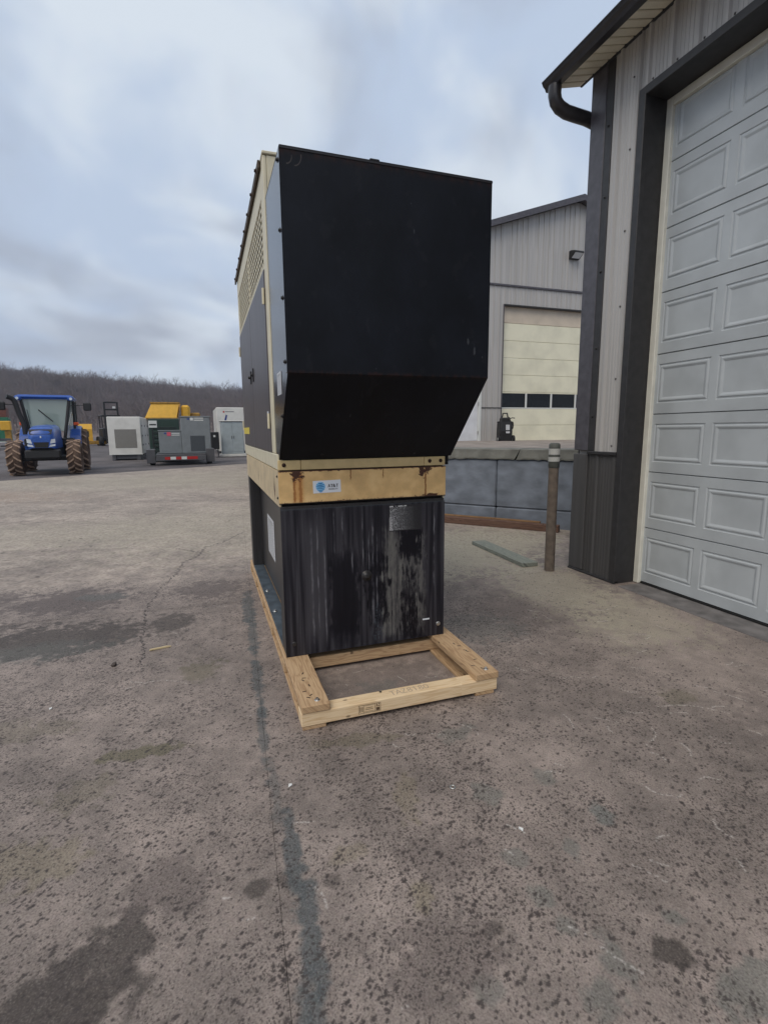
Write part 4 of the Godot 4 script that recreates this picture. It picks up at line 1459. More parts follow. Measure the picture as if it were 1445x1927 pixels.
func build_generator() -> void:
	var g := thing("generator", "tall black and cream generator with jutting air hood standing on a wooden pallet", "generator")
	# fuel tank
	var tk := Node3D.new()
	tk.name = "fuel_tank"
	g.add_child(tk)
	var y0 := 0.136
	var y1 := 1.056
	pbox("tank_body", Vector3(GX0 + 0.10, y0 + 0.02, -5.12), Vector3(GX1 - 0.10, y1 - 0.004, GZ - 0.16), 0.006, M.tank_side, tk)
	pbox("end_compartment", Vector3(GX0, y0 + 0.001, GZ - 0.158), Vector3(GX1, y1 - 0.003, GZ - 0.006), 0.006, M.tank_side, tk)
	pbox("end_compartment", Vector3(GX0, y0 + 0.001, -5.28), Vector3(GX1, y1 - 0.003, -5.125), 0.006, M.tank_side, tk)
	var st := S()
	var fr := [Vector3(GX0, y0, GZ), Vector3(GX1, y0, GZ), Vector3(GX1, y1 - 0.02, GZ), Vector3(GX0, y1 - 0.02, GZ)]
	var uvs := [Vector2(0, 1), Vector2(1, 1), Vector2(1, 0), Vector2(0, 0)]
	for t in [[0, 2, 1], [0, 3, 2]]:
		for k in t:
			st.set_uv(uvs[k])
			st.add_vertex(fr[k])
	for e in [[0, 1], [1, 2], [2, 3], [3, 0]]:
		var a: Vector3 = fr[e[0]]
		var c: Vector3 = fr[e[1]]
		for p in [[a, uvs[e[0]]], [c, uvs[e[1]]], [c + Vector3(0, 0, -0.005), uvs[e[1]]], [a, uvs[e[0]]], [c + Vector3(0, 0, -0.005), uvs[e[1]]], [a + Vector3(0, 0, -0.005), uvs[e[0]]]]:
			st.set_uv(p[1])
			st.add_vertex(p[0])
	put(st, "front_plate", M.tank, tk)
	for s in [0.0, 1.0]:
		var xa: float = GX0 + 0.0 if s == 0.0 else GX1 - 0.099
		pbox("base_flange", Vector3(xa, y0, -5.124), Vector3(xa + 0.099, y0 + 0.012, GZ - 0.16), 0.002, M.flange, tk)
	bolt(Vector3(0.408, y0 + 0.012, -4.22), Vector3.UP, 0.012, M.zinc, tk)
	bolt(Vector3(0.408, y0 + 0.012, -3.70), Vector3.UP, 0.012, M.zinc, tk)
	bolt(Vector3(1.376, 0.214, GZ), Vector3.BACK, 0.010, M.zinc, tk)
	bolt(Vector3(0.425, 0.215, GZ), Vector3.BACK, 0.010, M.tank_side, tk)
	var plug := S()
	lathe(plug, Vector3(0.886, 0.594, GZ), Vector3.BACK, [[0.034, 0.0], [0.034, 0.004], [0.025, 0.005], [0.025, 0.009], [0.0, 0.009]], 18)
	box(plug, Vector3(0.874, 0.582, GZ + 0.0095), Vector3(0.898, 0.606, GZ + 0.016), 0.003)
	put(plug, "drain_plug", M.tank_side, tk)
	decal("data_plate", Vector3(1.037, 0.862, GZ + 0.002), Vector3(0.215, 0, 0), Vector3(0, 0.163, 0), M.plate, tk)
	pbox("part_label", Vector3(1.264, 0.252, GZ + 0.0005), Vector3(1.312, 0.262, GZ + 0.0015), 0.0, M.sticker, tk)
	decal("notice", Vector3(GX0 + 0.098, 0.42, -4.56), Vector3(0, 0, 0.46), Vector3(0, 0.34, 0), M.notice, tk)
	# cream band between tank and enclosure
	var bd := Node3D.new()
	bd.name = "base_frame"
	g.add_child(bd)
	pbox("frame_rail", Vector3(GX0 + 0.01, 1.058, -5.28), Vector3(GX1 - 0.01, 1.262, GZ - 0.012), 0.004, M.shade_black, bd)  # inner rail coloured black in place of shadowed depth
	var bb := Vector3(GX0 - 0.004, 1.068, GZ)
	textured_slab("front_band", bb, Vector3(GX1 - GX0 + 0.008, 0, 0), Vector3(0, 0.190, 0), 0.010, M.band, bd)
	textured_slab("side_band", Vector3(GX0 - 0.004, 1.052, -5.285), Vector3(0, 0, 5.285 - 2.9115), Vector3(0, 0.206, 0), 0.012, M.band_side, bd)
	pbox("side_band", Vector3(GX1 - 0.008, 1.052, -5.285), Vector3(GX1 + 0.004, 1.258, GZ - 0.0115), 0.002, M.cream, bd)
	for p in [[0.387, 1.10], [0.387, 1.225]]:
		screw(Vector3(GX0 - 0.004, p[1], -2.945), Vector3.LEFT, bd, 0.006, M.bolt)
	# sticker on the band
	var sk := Node3D.new()
	sk.name = "sticker"
	bd.add_child(sk)
	sk.transform = Transform3D(Basis(Vector3.BACK, 0.018), Vector3(0.6505, 1.160, GZ + 0.0002))
	pbox("sticker_sheet", Vector3(-0.083, -0.0365, 0.0), Vector3(0.083, 0.0365, 0.0008), 0.0, M.sticker, sk)
	var ds := S()
	var c0 := Vector3(-0.0385, 0.001, 0.0014)
	cyl(ds, c0 - Vector3(0, 0, 0.0005), c0, 0.0285, 0.0285, 32)
	put(ds, "globe", M.globe, sk)
	for k in 6:
		var ya := 0.0235 - k * 0.0098
		var gs := S()
		var half := sqrt(maxf(0.0, 0.0285 * 0.0285 - ya * ya)) * 0.98
		var n := 14
		for i in n:
			var pa := []
			for q in [i, i + 1]:
				var t: float = -1.0 + 2.0 * q / n
				var sag := -0.0052 * (1.0 - t * t)
				var th := 0.0026 * sqrt(maxf(0.0, 1.0 - t * t)) * (1.25 if k < 3 else 0.9)
				pa.append(Vector3(c0.x + t * half, c0.y + ya + sag + th, c0.z + 0.0004))
				pa.append(Vector3(c0.x + t * half, c0.y + ya + sag - th, c0.z + 0.0004))
			poly(gs, [pa[0], pa[2], pa[3], pa[1]], Vector3.BACK)
		put(gs, "globe_stripe", M.globe_band, sk)
	lettering("AT&T", 0.0185, M.ink, sk, Transform3D(Basis.IDENTITY, Vector3(0.0365, 0.0035, 0.0012)))
	lettering("MOBILITY", 0.0085, M.pale_ink, sk, Transform3D(Basis.IDENTITY, Vector3(0.0365, -0.0165, 0.0012)))
	# enclosure
	var en := Node3D.new()
	en.name = "enclosure"
	g.add_child(en)
	var EZ := -3.03
	var EB := -5.45
	var EX1 := 1.452
	pbox("front_lip", Vector3(GX0 - 0.002, 1.262, GZ - 0.03), Vector3(0.5015, 1.318, GZ - 0.004), 0.003, M.cream_lip, en)
	pbox("front_lip", Vector3(0.5035, 1.262, GZ - 0.03), Vector3(1.274, 1.318, GZ - 0.004), 0.003, M.cream_lip, en)
	pbox("front_lip", Vector3(1.276, 1.262, GZ - 0.03), Vector3(GX1 + 0.002, 1.318, GZ - 0.004), 0.003, M.cream_lip, en)
	for xb in [0.405, 1.31, 1.385]:
		screw(Vector3(xb, 1.292, GZ - 0.0035), Vector3.BACK, en, 0.008, M.hole_rust)
	pbox("sill_panel", Vector3(GX0 - 0.002, 1.262, EB), Vector3(GX0 + 0.03, 1.352, GZ - 0.0305), 0.004, M.cream, en)
	pbox("bottom_pan", Vector3(GX0 + 0.031, 1.264, EB), Vector3(EX1, 1.33, GZ - 0.031), 0.0, M.shade_black, en)  # pan coloured black in place of shadowed depth
	pbox("front_wall", Vector3(GX0 + 0.021, 1.353, EZ - 0.02), Vector3(EX1 - 0.0005, 2.955, EZ), 0.003, M.cream, en)
	pbox("corner_post", Vector3(GX0, 1.353, -3.165), Vector3(GX0 + 0.02, 2.955, EZ - 0.0005), 0.004, M.cream, en)
	pbox("corner_post", Vector3(GX0, 1.353, EB), Vector3(GX0 + 0.02, 2.955, -5.39), 0.004, M.cream, en)
	pbox("top_rail", Vector3(GX0, 2.785, -5.389), Vector3(GX0 + 0.02, 2.955, -3.166), 0.003, M.cream, en)
	pbox("mid_rail", Vector3(GX0 + 0.002, 2.418, -5.389), Vector3(GX0 + 0.02, 2.448, -3.166), 0.003, M.cream, en)
	pbox("right_wall", Vector3(EX1 - 0.02, 1.331, EB), Vector3(EX1, 2.955, EZ - 0.021), 0.003, M.cream, en)
	pbox("back_wall", Vector3(GX0 + 0.021, 1.331, EB), Vector3(EX1 - 0.021, 2.955, EB + 0.02), 0.003, M.cream, en)
	pbox("shade_sheet", Vector3(GX0 + 0.10, 1.34, EB + 0.05), Vector3(GX0 + 0.12, 2.95, EZ - 0.05), 0.0, M.shade_black, en)  # added black sheet, stands in for the shade behind the vents
	# doors
	for d: Array in [[-4.198, -3.168], [-5.387, -4.202]]:
		var leaf := pbox("door", Vector3(GX0 - 0.006, 1.357, d[0]), Vector3(GX0 + 0.016, 2.415, d[1]), 0.006, M.gen_door, en)
		for y in [1.50, 2.22]:
			var hs := S()
			cyl(hs, Vector3(GX0 - 0.012, y, d[1] - 0.006 if d[1] > -4.0 else d[0] + 0.006), Vector3(GX0 - 0.012, y + 0.09, d[1] - 0.006 if d[1] > -4.0 else d[0] + 0.006), 0.008, 0.008, 8)
			put(hs, "hinge", M.cream, leaf)
		var lt := S()
		var lz: float = d[0] + 0.1 if d[1] > -4.0 else d[1] - 0.1
		box(lt, Vector3(GX0 - 0.014, 1.86, lz - 0.02), Vector3(GX0 - 0.0065, 1.96, lz + 0.02), 0.003)
		cyl(lt, Vector3(GX0 - 0.014, 1.91, lz), Vector3(GX0 - 0.03, 1.91, lz), 0.012, 0.010, 10)
		put(lt, "latch", M.bolt, leaf)
	pbox("tag", Vector3(GX0 - 0.0085, 1.462, -5.385), Vector3(GX0 - 0.0062, 1.522, -4.75), 0.0, M.yellow_tag, en)
	pbox("tag", Vector3(GX0 - 0.0085, 1.53, -3.27), Vector3(GX0 - 0.0062, 1.605, -3.215), 0.0, M.sticker, en)
	# pierced air vents: rows of raised hoods with dark slots between them
	for d: Array in [[-4.185, -3.185], [-5.375, -4.215]]:
		var fs := S()
		box(fs, Vector3(GX0 + 0.001, 2.452, d[0]), Vector3(GX0 + 0.012, 2.782, d[0] + 0.016))
		box(fs, Vector3(GX0 + 0.001, 2.452, d[1] - 0.016), Vector3(GX0 + 0.012, 2.782, d[1]))
		put(fs, "vent_frame", M.cream, en)
		var cols := int((d[1] - d[0] - 0.032) / 0.075)
		for row in 8:
			var ly := 2.452 + row * 0.0415
			pbox("louvre", Vector3(GX0 + 0.003, ly, d[0] + 0.0165), Vector3(GX0 + 0.0055, ly + 0.015, d[1] - 0.0165), 0.0, M.cream, en)
		for k in range(1, cols):
			var vz: float = d[0] + 0.016 + (d[1] - d[0] - 0.032) * k / cols
			pbox("vent_bar", Vector3(GX0 + 0.0015, 2.452, vz - 0.007), Vector3(GX0 + 0.0027, 2.782, vz + 0.007), 0.0, M.cream, en)
	# roof with rusty drip edge
	var rf := Node3D.new()
	rf.name = "roof"
	g.add_child(rf)
	pbox("roof_sheet", Vector3(GX0 - 0.004, 2.957, EB - 0.05), Vector3(EX1 + 0.01, 2.974, EZ + 0.008), 0.004, M.cream, rf)
	pbox("drip_edge", Vector3(GX0 - 0.018, 2.925, EB - 0.05), Vector3(GX0 - 0.005, 2.9685, -3.12), 0.003, M.roof_edge, rf)
	for k in 8:
		bolt(Vector3(GX0 - 0.018, 2.945, -3.2 - k * 0.31), Vector3.LEFT, 0.010, M.hole_rust, rf)
	# air hood
	var hd := Node3D.new()
	hd.name = "air_hood"
	g.add_child(hd)
	var hx0 := 0.380
	var hx1 := 1.455
	var hz := -2.47
	var top := 2.730
	var mid := 1.757
	var low := 1.322
	var lz2 := -2.902
	var hf := S()
	var fold := (mid - low) / 0.62
	var rows := [[top, hz, 0.0], [mid, hz, 0.675], [low, lz2, 1.0]]
	for k in 2:
		var a: Array = rows[k]
		var c: Array = rows[k + 1]
		var q := [Vector3(hx0, a[0], a[1]), Vector3(hx1, a[0], a[1]), Vector3(hx1, c[0], c[1]), Vector3(hx0, c[0], c[1])]
		var qu := [Vector2(0, a[2]), Vector2(1, a[2]), Vector2(1, c[2]), Vector2(0, c[2])]
		for t in [[0, 1, 2], [0, 2, 3]]:
			for m in t:
				hf.set_uv(qu[m])
				hf.add_vertex(q[m])
	put(hf, "front_sheet", M.hood, hd)
	var hs2 := S()
	var side := [Vector2(hz - 0.003, top), Vector2(hz - 0.003, mid), Vector2(lz2 - 0.002, low + 0.002), Vector2(lz2 - 0.002, 1.345), Vector2(EZ + 0.002, 1.36), Vector2(EZ + 0.002, top)]
	for xx: Array in [[hx0, hx0 + 0.003], [hx1 - 0.003, hx1]]:
		var ss := S()
		var pg := PackedVector2Array()
		for s: Vector2 in side:
			pg.append(Vector2(-s.x, s.y))
		XF = Transform3D(Basis(Vector3.UP, PI / 2), Vector3.ZERO)
		prism(ss, pg, xx[0], xx[1])
		XF = Transform3D.IDENTITY
		put(ss, "side_sheet", M.hood_side, hd)
	pbox("top_sheet", Vector3(hx0 - 0.001, top + 0.0005, EZ + 0.003), Vector3(hx1 + 0.001, top + 0.005, hz + 0.002), 0.0015, M.gloss_edge, hd)
	pbox("front_flange", Vector3(hx0 - 0.0015, top - 0.009, hz + 0.0005), Vector3(hx1 + 0.0015, top + 0.0003, hz + 0.003), 0.001, M.gloss_edge, hd)
	pbox("edge_fold", Vector3(hx0 - 0.003, mid, hz - 0.045), Vector3(hx0 - 0.0005, top, hz + 0.0008), 0.001, M.hood_side, hd)
	var lump := S()
	box(lump, Vector3(0.80, top + 0.004, hz - 0.03), Vector3(0.85, top + 0.014, hz + 0.001), 0.004)
	put(lump, "weld_bead", M.gloss_edge, hd)
	for y in [2.69, 2.395, 2.10, 1.81]:
		bolt(Vector3(hx0 - 0.003, y, -2.512), Vector3.LEFT, 0.008, M.bolt, hd)
	bolt(Vector3(hx0, 1.56, -2.70), Vector3.LEFT, 0.008, M.bolt, hd)
	decal("label", Vector3(hx0 - 0.0015, 1.672, -2.83), Vector3(0, 0, 0.15), Vector3(0, 0.115, 0), M.notice, hd)
	for k in 2:
		bolt(Vector3(0.62 + k * 0.5, 1.35, lz2 + 0.03), Vector3(0, -0.7, 0.7), 0.006, M.bolt, hd)


# a thin printed sheet: corner, the way along u, the way up
func decal(called: String, o: Vector3, u: Vector3, v: Vector3, m: Material, parent: Node3D) -> MeshInstance3D:
	var n := u.cross(v).normalized()
	return textured_slab(called, o + n * 0.001, u, v, 0.0008, m, parent)


func textured_slab(called: String, o: Vector3, u: Vector3, v: Vector3, thick: float, m: Material, parent: Node3D) -> MeshInstance3D:
	var n := u.cross(v).normalized()
	var st := S()
	var c := [o, o + u, o + u + v, o + v]
	var t := [Vector2(0, 1), Vector2(1, 1), Vector2(1, 0), Vector2(0, 0)]
	for q in [[0, 2, 1], [0, 3, 2]]:
		for k in q:
			st.set_uv(t[k])
			st.add_vertex(c[k])
	for e in 4:
		var f := (e + 1) % 4
		for q in [[c[e], t[e]], [c[f], t[f]], [c[f] - n * thick, t[f]], [c[e], t[e]], [c[f] - n * thick, t[f]], [c[e] - n * thick, t[e]]]:
			st.set_uv(q[1])
			st.add_vertex(q[0])
	return put(st, called, m, parent)


# ------------------------------------------------------------------ pallet under the generator
func build_pallet() -> void:
	var p := thing("pallet", "raw lumber skid pallet bolted together under the generator", "pallet")
	var zf := -2.322
	var zb := -5.42
	for x: Array in [[0.362, 0.506], [1.335, 1.478]]:
		UA = 2
		var st := S()
		box(st, Vector3(x[0] + 0.004, 0.0, zb), Vector3(x[1] - 0.02, 0.021, zf - 0.004), 0.003)
		put(st, "bottom_board", M.wood, p)
		st = S()
		box(st, Vector3(x[0], 0.0935, zb), Vector3(x[1], 0.1335, zf + 0.006), 0.004)
		var rn := put(st, "runner", M.wood, p)
		UA = -1
		for zz in [zf - 0.04]:
			bolt(Vector3((x[0] + x[1]) * 0.5 + 0.015, 0.1335, zz), Vector3.UP, 0.010, M.zinc, rn)
		var nl := S()
		for k in 7:
			var q := Vector3(x[0] + 0.03 + rng.randf() * 0.09, 0.1338, zf - 0.02 - rng.randf() * 0.45)
			XF = Transform3D(Basis(Vector3.UP, rng.randf() * TAU), q)
			box(nl, Vector3(-0.011, -0.0006, -0.003), Vector3(0.011, 0.0004, 0.003))
		XF = Transform3D.IDENTITY
		put(nl, "nail_scar", M.ink, rn)
	UA = 0
	var n := 0
	for z: float in [zf, -2.93, -3.55, -4.17, -4.79, -5.33]:
		var st := S()
		box(st, Vector3(0.360, 0.0215, z - 0.088), Vector3(1.474, 0.093, z), 0.004)
		put(st, "cross_beam", M.pale_wood if n == 0 else M.wood, p)
		n += 1
	UA = -1
	# grade stamp and handwriting on the front beam
	var sp := S()
	for r: Array in [[0.655, 0.034, 0.775, 0.036], [0.655, 0.078, 0.775, 0.080], [0.655, 0.034, 0.657, 0.080], [0.773, 0.034, 0.775, 0.080], [0.682, 0.036, 0.684, 0.078], [0.744, 0.036, 0.7465, 0.078], [0.688, 0.040, 0.740, 0.0415], [0.688, 0.0735, 0.740, 0.075], [0.694, 0.060, 0.730, 0.0625], [0.690, 0.051, 0.735, 0.0535], [0.661, 0.042, 0.665, 0.072], [0.669, 0.045, 0.672, 0.070], [0.675, 0.042, 0.678, 0.072], [0.750, 0.038, 0.770, 0.055], [0.752, 0.06, 0.757, 0.076], [0.761, 0.06, 0.768, 0.066], [0.763, 0.07, 0.769, 0.076]]:
		box(sp, Vector3(r[0], r[1], zf + 0.0002), Vector3(r[2], r[3], zf + 0.0006))
	put(sp, "grade_stamp", M.stamp, p)
	var up := Basis(Vector3.RIGHT, -PI / 2)
	lettering("TAZ8180", 0.042, M.pencil, p, Transform3D(up * Basis(Vector3.BACK, 0.03), Vector3(0.955, 0.0934, zf - 0.043)), "handwriting", false, true)
	var kn := S()
	cyl(kn, Vector3(0.80, 0.092, zf - 0.075), Vector3(0.80, 0.0936, zf - 0.075), 0.008, 0.008, 10)
	put(kn, "knot", M.ink, p)


# ------------------------------------------------------------------ tractor
func tyre(parent: Node3D, c: Vector3, rad: float, w: float, lugs: int, muddy: bool) -> void:
	var wh := Node3D.new()
	wh.name = "wheel"
	parent.add_child(wh, true)
	wh.position = c
	var h := w * 0.5
	var st := S()
	lathe(st, Vector3.ZERO, Vector3.RIGHT, [[rad * 0.52, -h * 0.7], [rad * 0.62, -h * 0.98], [rad * 0.82, -h], [rad * 0.93, -h * 0.86], [rad * 0.955, -h * 0.4], [rad * 0.96, 0.0], [rad * 0.955, h * 0.4], [rad * 0.93, h * 0.86], [rad * 0.82, h], [rad * 0.62, h * 0.98], [rad * 0.52, h * 0.7]], 32)
	put(st, "tyre", M.mud_tyre if muddy else M.rubber, wh)
	for k in lugs:
		var lg := S()
		var s := 1.0 if k % 2 else -1.0
		var a := TAU * k / lugs
		# chevron bar from the middle of the tread out to the shoulder, leaning back
		XF = Transform3D(Basis(Vector3.RIGHT, a), Vector3.ZERO)
		var r0 := rad * 0.95
		var r1 := rad * 1.0
		var sk := rad * 0.26
		var t := rad * 0.055
		var pin := []
		for q: Array in [[0.02, 0.0], [0.5, sk * 0.55], [1.0, sk]]:
			pin.append([s * q[0] * h, q[1]])
		for m in 2:
			var p0: Array = pin[m]
			var p1: Array = pin[m + 1]
			var A := [Vector3(p0[0], r0, p0[1] - t), Vector3(p0[0], r0, p0[1] + t), Vector3(p0[0], r1, p0[1] + t * 0.7), Vector3(p0[0], r1, p0[1] - t * 0.7)]
			var dr := rad * 0.035 if m else 0.0
			var B := [Vector3(p1[0], r0 - dr, p1[1] - t), Vector3(p1[0], r0 - dr, p1[1] + t), Vector3(p1[0], r1 - dr, p1[1] + t * 0.7), Vector3(p1[0], r1 - dr, p1[1] - t * 0.7)]
			for e in 4:
				poly(lg, [A[e], A[(e + 1) % 4], B[(e + 1) % 4], B[e]], [Vector3.DOWN, Vector3.BACK, Vector3.UP, Vector3.FORWARD][e])
			if m:
				poly(lg, B, Vector3(s, 0, 0))
			else:
				poly(lg, A, Vector3(-s, 0, 0))
		XF = Transform3D.IDENTITY
		put(lg, "tread_lug", M.mud_lug if muddy else M.rubber, wh)
	st = S()
	lathe(st, Vector3.ZERO, Vector3.RIGHT, [[0.0, h * 0.25], [rad * 0.2, h * 0.25], [rad * 0.24, h * 0.5], [rad * 0.5, h * 0.55], [rad * 0.53, h * 0.72], [rad * 0.53, -h * 0.72], [rad * 0.5, -h * 0.55], [rad * 0.2, -h * 0.2], [0.0, -h * 0.2]], 24)
	put(st, "rim", M.frame_dark, wh)


func build_tractor() -> void:
	var at := Vector3(-5.73, terrain_y(0, -20.5) + 0.01, -22.2)
	var t := thing("tractor", "blue cab tractor with muddy chevron tyres facing the paved yard", "tractor", at, atan2(5.73, 22.2) - 0.13)
	# local: +z towards the nose, x across; front axle at z = 0
	for s in [-1.0, 1.0]:
		tyre(t, Vector3(s * 0.93, 0.645, 0.0), 0.645, 0.46, 30, true)
		tyre(t, Vector3(s * 0.98, 0.85, -2.55), 0.85, 0.50, 30, true)
	var st := S()
	box(st, Vector3(-0.8, 0.52, -0.12), Vector3(0.8, 0.72, 0.12), 0.03)
	cyl(st, Vector3(-0.86, 0.64, 0.0), Vector3(-0.72, 0.64, 0.0), 0.16, 0.2, 14)
	cyl(st, Vector3(0.72, 0.64, 0.0), Vector3(0.86, 0.64, 0.0), 0.2, 0.16, 14)
	put(st, "front_axle", M.frame_dark, t)
	st = S()
	box(st, Vector3(-0.42, 0.55, -2.8), Vector3(0.42, 1.15, 0.55), 0.04)
	box(st, Vector3(-0.95, 0.6, -2.75), Vector3(0.95, 1.05, -2.35), 0.05)
	put(st, "chassis", M.frame_dark, t)
	st = S()
	box(st, Vector3(-0.55, 0.62, 0.56), Vector3(0.55, 0.95, 0.82), 0.05)
	put(st, "front_bumper", M.frame_dark, t)
	# hood: rings of its outline from nose to cab
	st = S()
	st.set_smooth_group(1)
	var rings := []
	for q: Array in [[0.86, 0.28, 1.02, 1.42], [0.82, 0.37, 0.99, 1.60], [0.66, 0.42, 0.98, 1.74], [0.2, 0.44, 0.98, 1.82], [-1.1, 0.45, 1.0, 1.88]]:
		var ring := []
		for k in 9:
			var a := PI * k / 8.0
			var xx: float = -cos(a)
			xx = signf(xx) * pow(absf(xx), 0.45) * q[1]
			var yy: float = lerpf(q[2] + 0.25, q[3], pow(sin(a), 0.5))
			ring.append(Vector3(xx, yy, q[0]))
		ring.push_front(Vector3(-q[1], q[2], q[0]))
		ring.push_back(Vector3(q[1], q[2], q[0]))
		rings.append(ring)
	for k in rings.size() - 1:
		for e in rings[k].size() - 1:
			var m: Vector3 = (rings[k][e] + rings[k + 1][e + 1]) * 0.5 - Vector3(0, 1.3, 0)
			m.z = 0.3
			poly(st, [rings[k][e], rings[k][e + 1], rings[k + 1][e + 1], rings[k + 1][e]], m)
	st.set_smooth_group(-1)
	poly(st, rings[0], Vector3.BACK)
	var hood := put(st, "hood", M.blue, t)
	st = S()
	poly(st, [Vector3(-0.20, 1.03, 0.868), Vector3(0.20, 1.03, 0.868), Vector3(0.24, 1.22, 0.868), Vector3(-0.24, 1.22, 0.868)], Vector3.BACK)
	put(st, "grille", M.grille, hood)
	st = S()
	poly(st, [Vector3(-0.33, 1.50, 0.845), Vector3(0.33, 1.50, 0.845), Vector3(0.37, 1.68, 0.75), Vector3(-0.37, 1.68, 0.75)], Vector3(0, 0.5, 1))
	put(st, "grille", M.grille, hood)
	for s in [-1.0, 1.0]:
		for lamp: Array in [[1.05, 1.15, 0.27, 0.42], [1.17, 1.34, 0.31, 0.43]]:
			st = S()
			poly(st, [Vector3(s * (lamp[2] - 0.04), lamp[0], 0.874), Vector3(s * lamp[3], lamp[0] + 0.03, 0.845), Vector3(s * (lamp[3] + 0.005), lamp[1], 0.84), Vector3(s * lamp[2], lamp[1] - 0.02, 0.872)], Vector3.BACK)
			put(st, "headlight", M.lamp_glass, hood)
	pbox("badge", Vector3(-0.02, 1.37, 0.862), Vector3(0.02, 1.44, 0.869), 0.003, M.white_frame, hood)
	# cab
	var cab := Node3D.new()
	cab.name = "cab"
	t.add_child(cab)
	var zc := -1.25
	for s in [-1.0, 1.0]:
		for p: Array in [[[0.55, 1.35, zc + 0.12], [0.80, 2.86, zc - 0.02], 0.06], [[0.82, 1.2, zc - 0.85], [0.86, 2.84, zc - 0.85], 0.05], [[0.80, 1.4, zc - 1.75], [0.84, 2.84, zc - 1.65], 0.06]]:
			st = S()
			tube(st, [Vector3(s * p[0][0], p[0][1], p[0][2]), Vector3(s * p[1][0], p[1][1], p[1][2])], p[2], 8)
			put(st, "pillar", M.frame_dark, cab)
		st = S()
		poly(st, [Vector3(s * 0.60, 1.35, zc + 0.1), Vector3(s * 0.82, 1.3, zc - 1.7), Vector3(s * 0.86, 2.84, zc - 1.65), Vector3(s * 0.82, 2.84, zc)], Vector3(s, 0, 0))
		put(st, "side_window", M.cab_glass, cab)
	st = S()
	poly(st, [Vector3(-0.55, 1.62, zc + 0.1), Vector3(0.55, 1.62, zc + 0.1), Vector3(0.80, 2.86, zc), Vector3(-0.80, 2.86, zc)], Vector3.BACK)
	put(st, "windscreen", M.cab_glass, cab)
	st = S()
	poly(st, [Vector3(-0.80, 1.62, zc - 1.68), Vector3(0.80, 1.62, zc - 1.68), Vector3(0.82, 2.84, zc - 1.64), Vector3(-0.82, 2.84, zc - 1.64)], Vector3.FORWARD)
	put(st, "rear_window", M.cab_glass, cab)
	pbox("cab_floor", Vector3(-0.84, 1.05, zc - 1.75), Vector3(0.84, 1.34, zc + 0.05), 0.04, M.frame_dark, cab)
	st = S()
	tube(st, [Vector3(-0.25, 2.45, zc + 0.05), Vector3(0.0, 2.2, zc + 0.10), Vector3(0.2, 2.0, zc + 0.13)], 0.02, 6)
	tube(st, [Vector3(-0.62, 2.45, zc + 0.04), Vector3(-0.55, 1.9, zc + 0.10)], 0.012, 6)
	put(st, "wiper", M.frame_dark, cab)
	st = S()
	box(st, Vector3(-0.26, 1.4, zc - 1.3), Vector3(0.26, 1.75, zc - 0.8), 0.06)
	box(st, Vector3(-0.24, 1.7, zc - 1.4), Vector3(0.24, 2.35, zc - 1.25), 0.06)
	put(st, "seat", M.seat, cab)
	st = S()
	box(st, Vector3(-0.2, 1.35, zc - 0.35), Vector3(0.2, 1.95, zc - 0.05), 0.05)
	cyl(st, Vector3(0, 1.9, zc - 0.4), Vector3(0, 1.93, zc - 0.42), 0.2, 0.2, 16)
	put(st, "dashboard", M.seat, cab)
	st = S()
	box(st, Vector3(-0.92, 2.86, zc - 1.85), Vector3(0.92, 3.02, zc + 0.14), 0.07)
	box(st, Vector3(-0.98, 2.80, zc - 0.25), Vector3(-0.74, 2.99, zc + 0.17), 0.06)
	box(st, Vector3(0.74, 2.80, zc - 0.25), Vector3(0.98, 2.99, zc + 0.17), 0.06)
	var roof := put(st, "roof", M.blue, cab)
	for s in [-1.0, 1.0]:
		st = S()
		cyl(st, Vector3(s * 0.88, 2.87, zc + 0.165), Vector3(s * 0.88, 2.87, zc + 0.19), 0.06, 0.05, 12)
		put(st, "work_light", M.lamp_glass, roof)
	# fenders, beacons, mirrors, exhaust, steps
	for s in [-1.0, 1.0]:
		st = S()
		var prev := []
		for k in 9:
			var a := lerpf(-0.15, PI * 0.95, k / 8.0)
			var c := Vector3(0, 0.85 + sin(a) * 1.0, -2.55 + cos(a) * 1.02)
			var cur := [Vector3(s * 0.66, c.y, c.z), Vector3(s * 1.04, c.y, c.z), Vector3(s * 1.06, c.y - 0.05, c.z)]
			if k:
				for e in 2:
					poly(st, [prev[e], prev[e + 1], cur[e + 1], cur[e]], Vector3(0.2 * s, sin(a), cos(a)))
			prev = cur
		put(st, "fender", M.blue, t)
		st = S()
		box(st, Vector3(s * 0.92 - 0.09, 1.86, -1.86), Vector3(s * 0.92 + 0.09, 1.98, -1.76), 0.02)
		put(st, "marker_light", M.orange, t)
		st = S()
		tube(st, [Vector3(s * 0.84, 2.62, zc + 0.02), Vector3(s * 1.28, 2.64, zc + 0.1)], 0.018, 6)
		box(st, Vector3(s * 1.42 - 0.14, 2.42, zc + 0.06), Vector3(s * 1.42 + 0.14, 2.74, zc + 0.14), 0.04)
		put(st, "mirror", M.black_plastic, t)
		st = S()
		for k in 3:
			box(st, Vector3(s * 0.78 - 0.14, 0.55 + k * 0.25, -1.45), Vector3(s * 0.78 + 0.14, 0.59 + k * 0.25, -1.15), 0.01)
		box(st, Vector3(s * 0.78 - 0.17, 0.55, -1.42), Vector3(s * 0.78 - 0.145, 1.2, -1.36), 0.005)
		put(st, "step", M.frame_dark, t)
	st = S()
	tube(st, [Vector3(-0.72, 1.5, -1.02), Vector3(-0.74, 1.9, -1.02), Vector3(-0.86, 2.3, -1.02), Vector3(-0.95, 2.75, -1.02), Vector3(-1.02, 2.86, -1.0), Vector3(-1.18, 2.92, -0.92)], 0.09, 12)
	put(st, "exhaust", M.frame_dark, t)


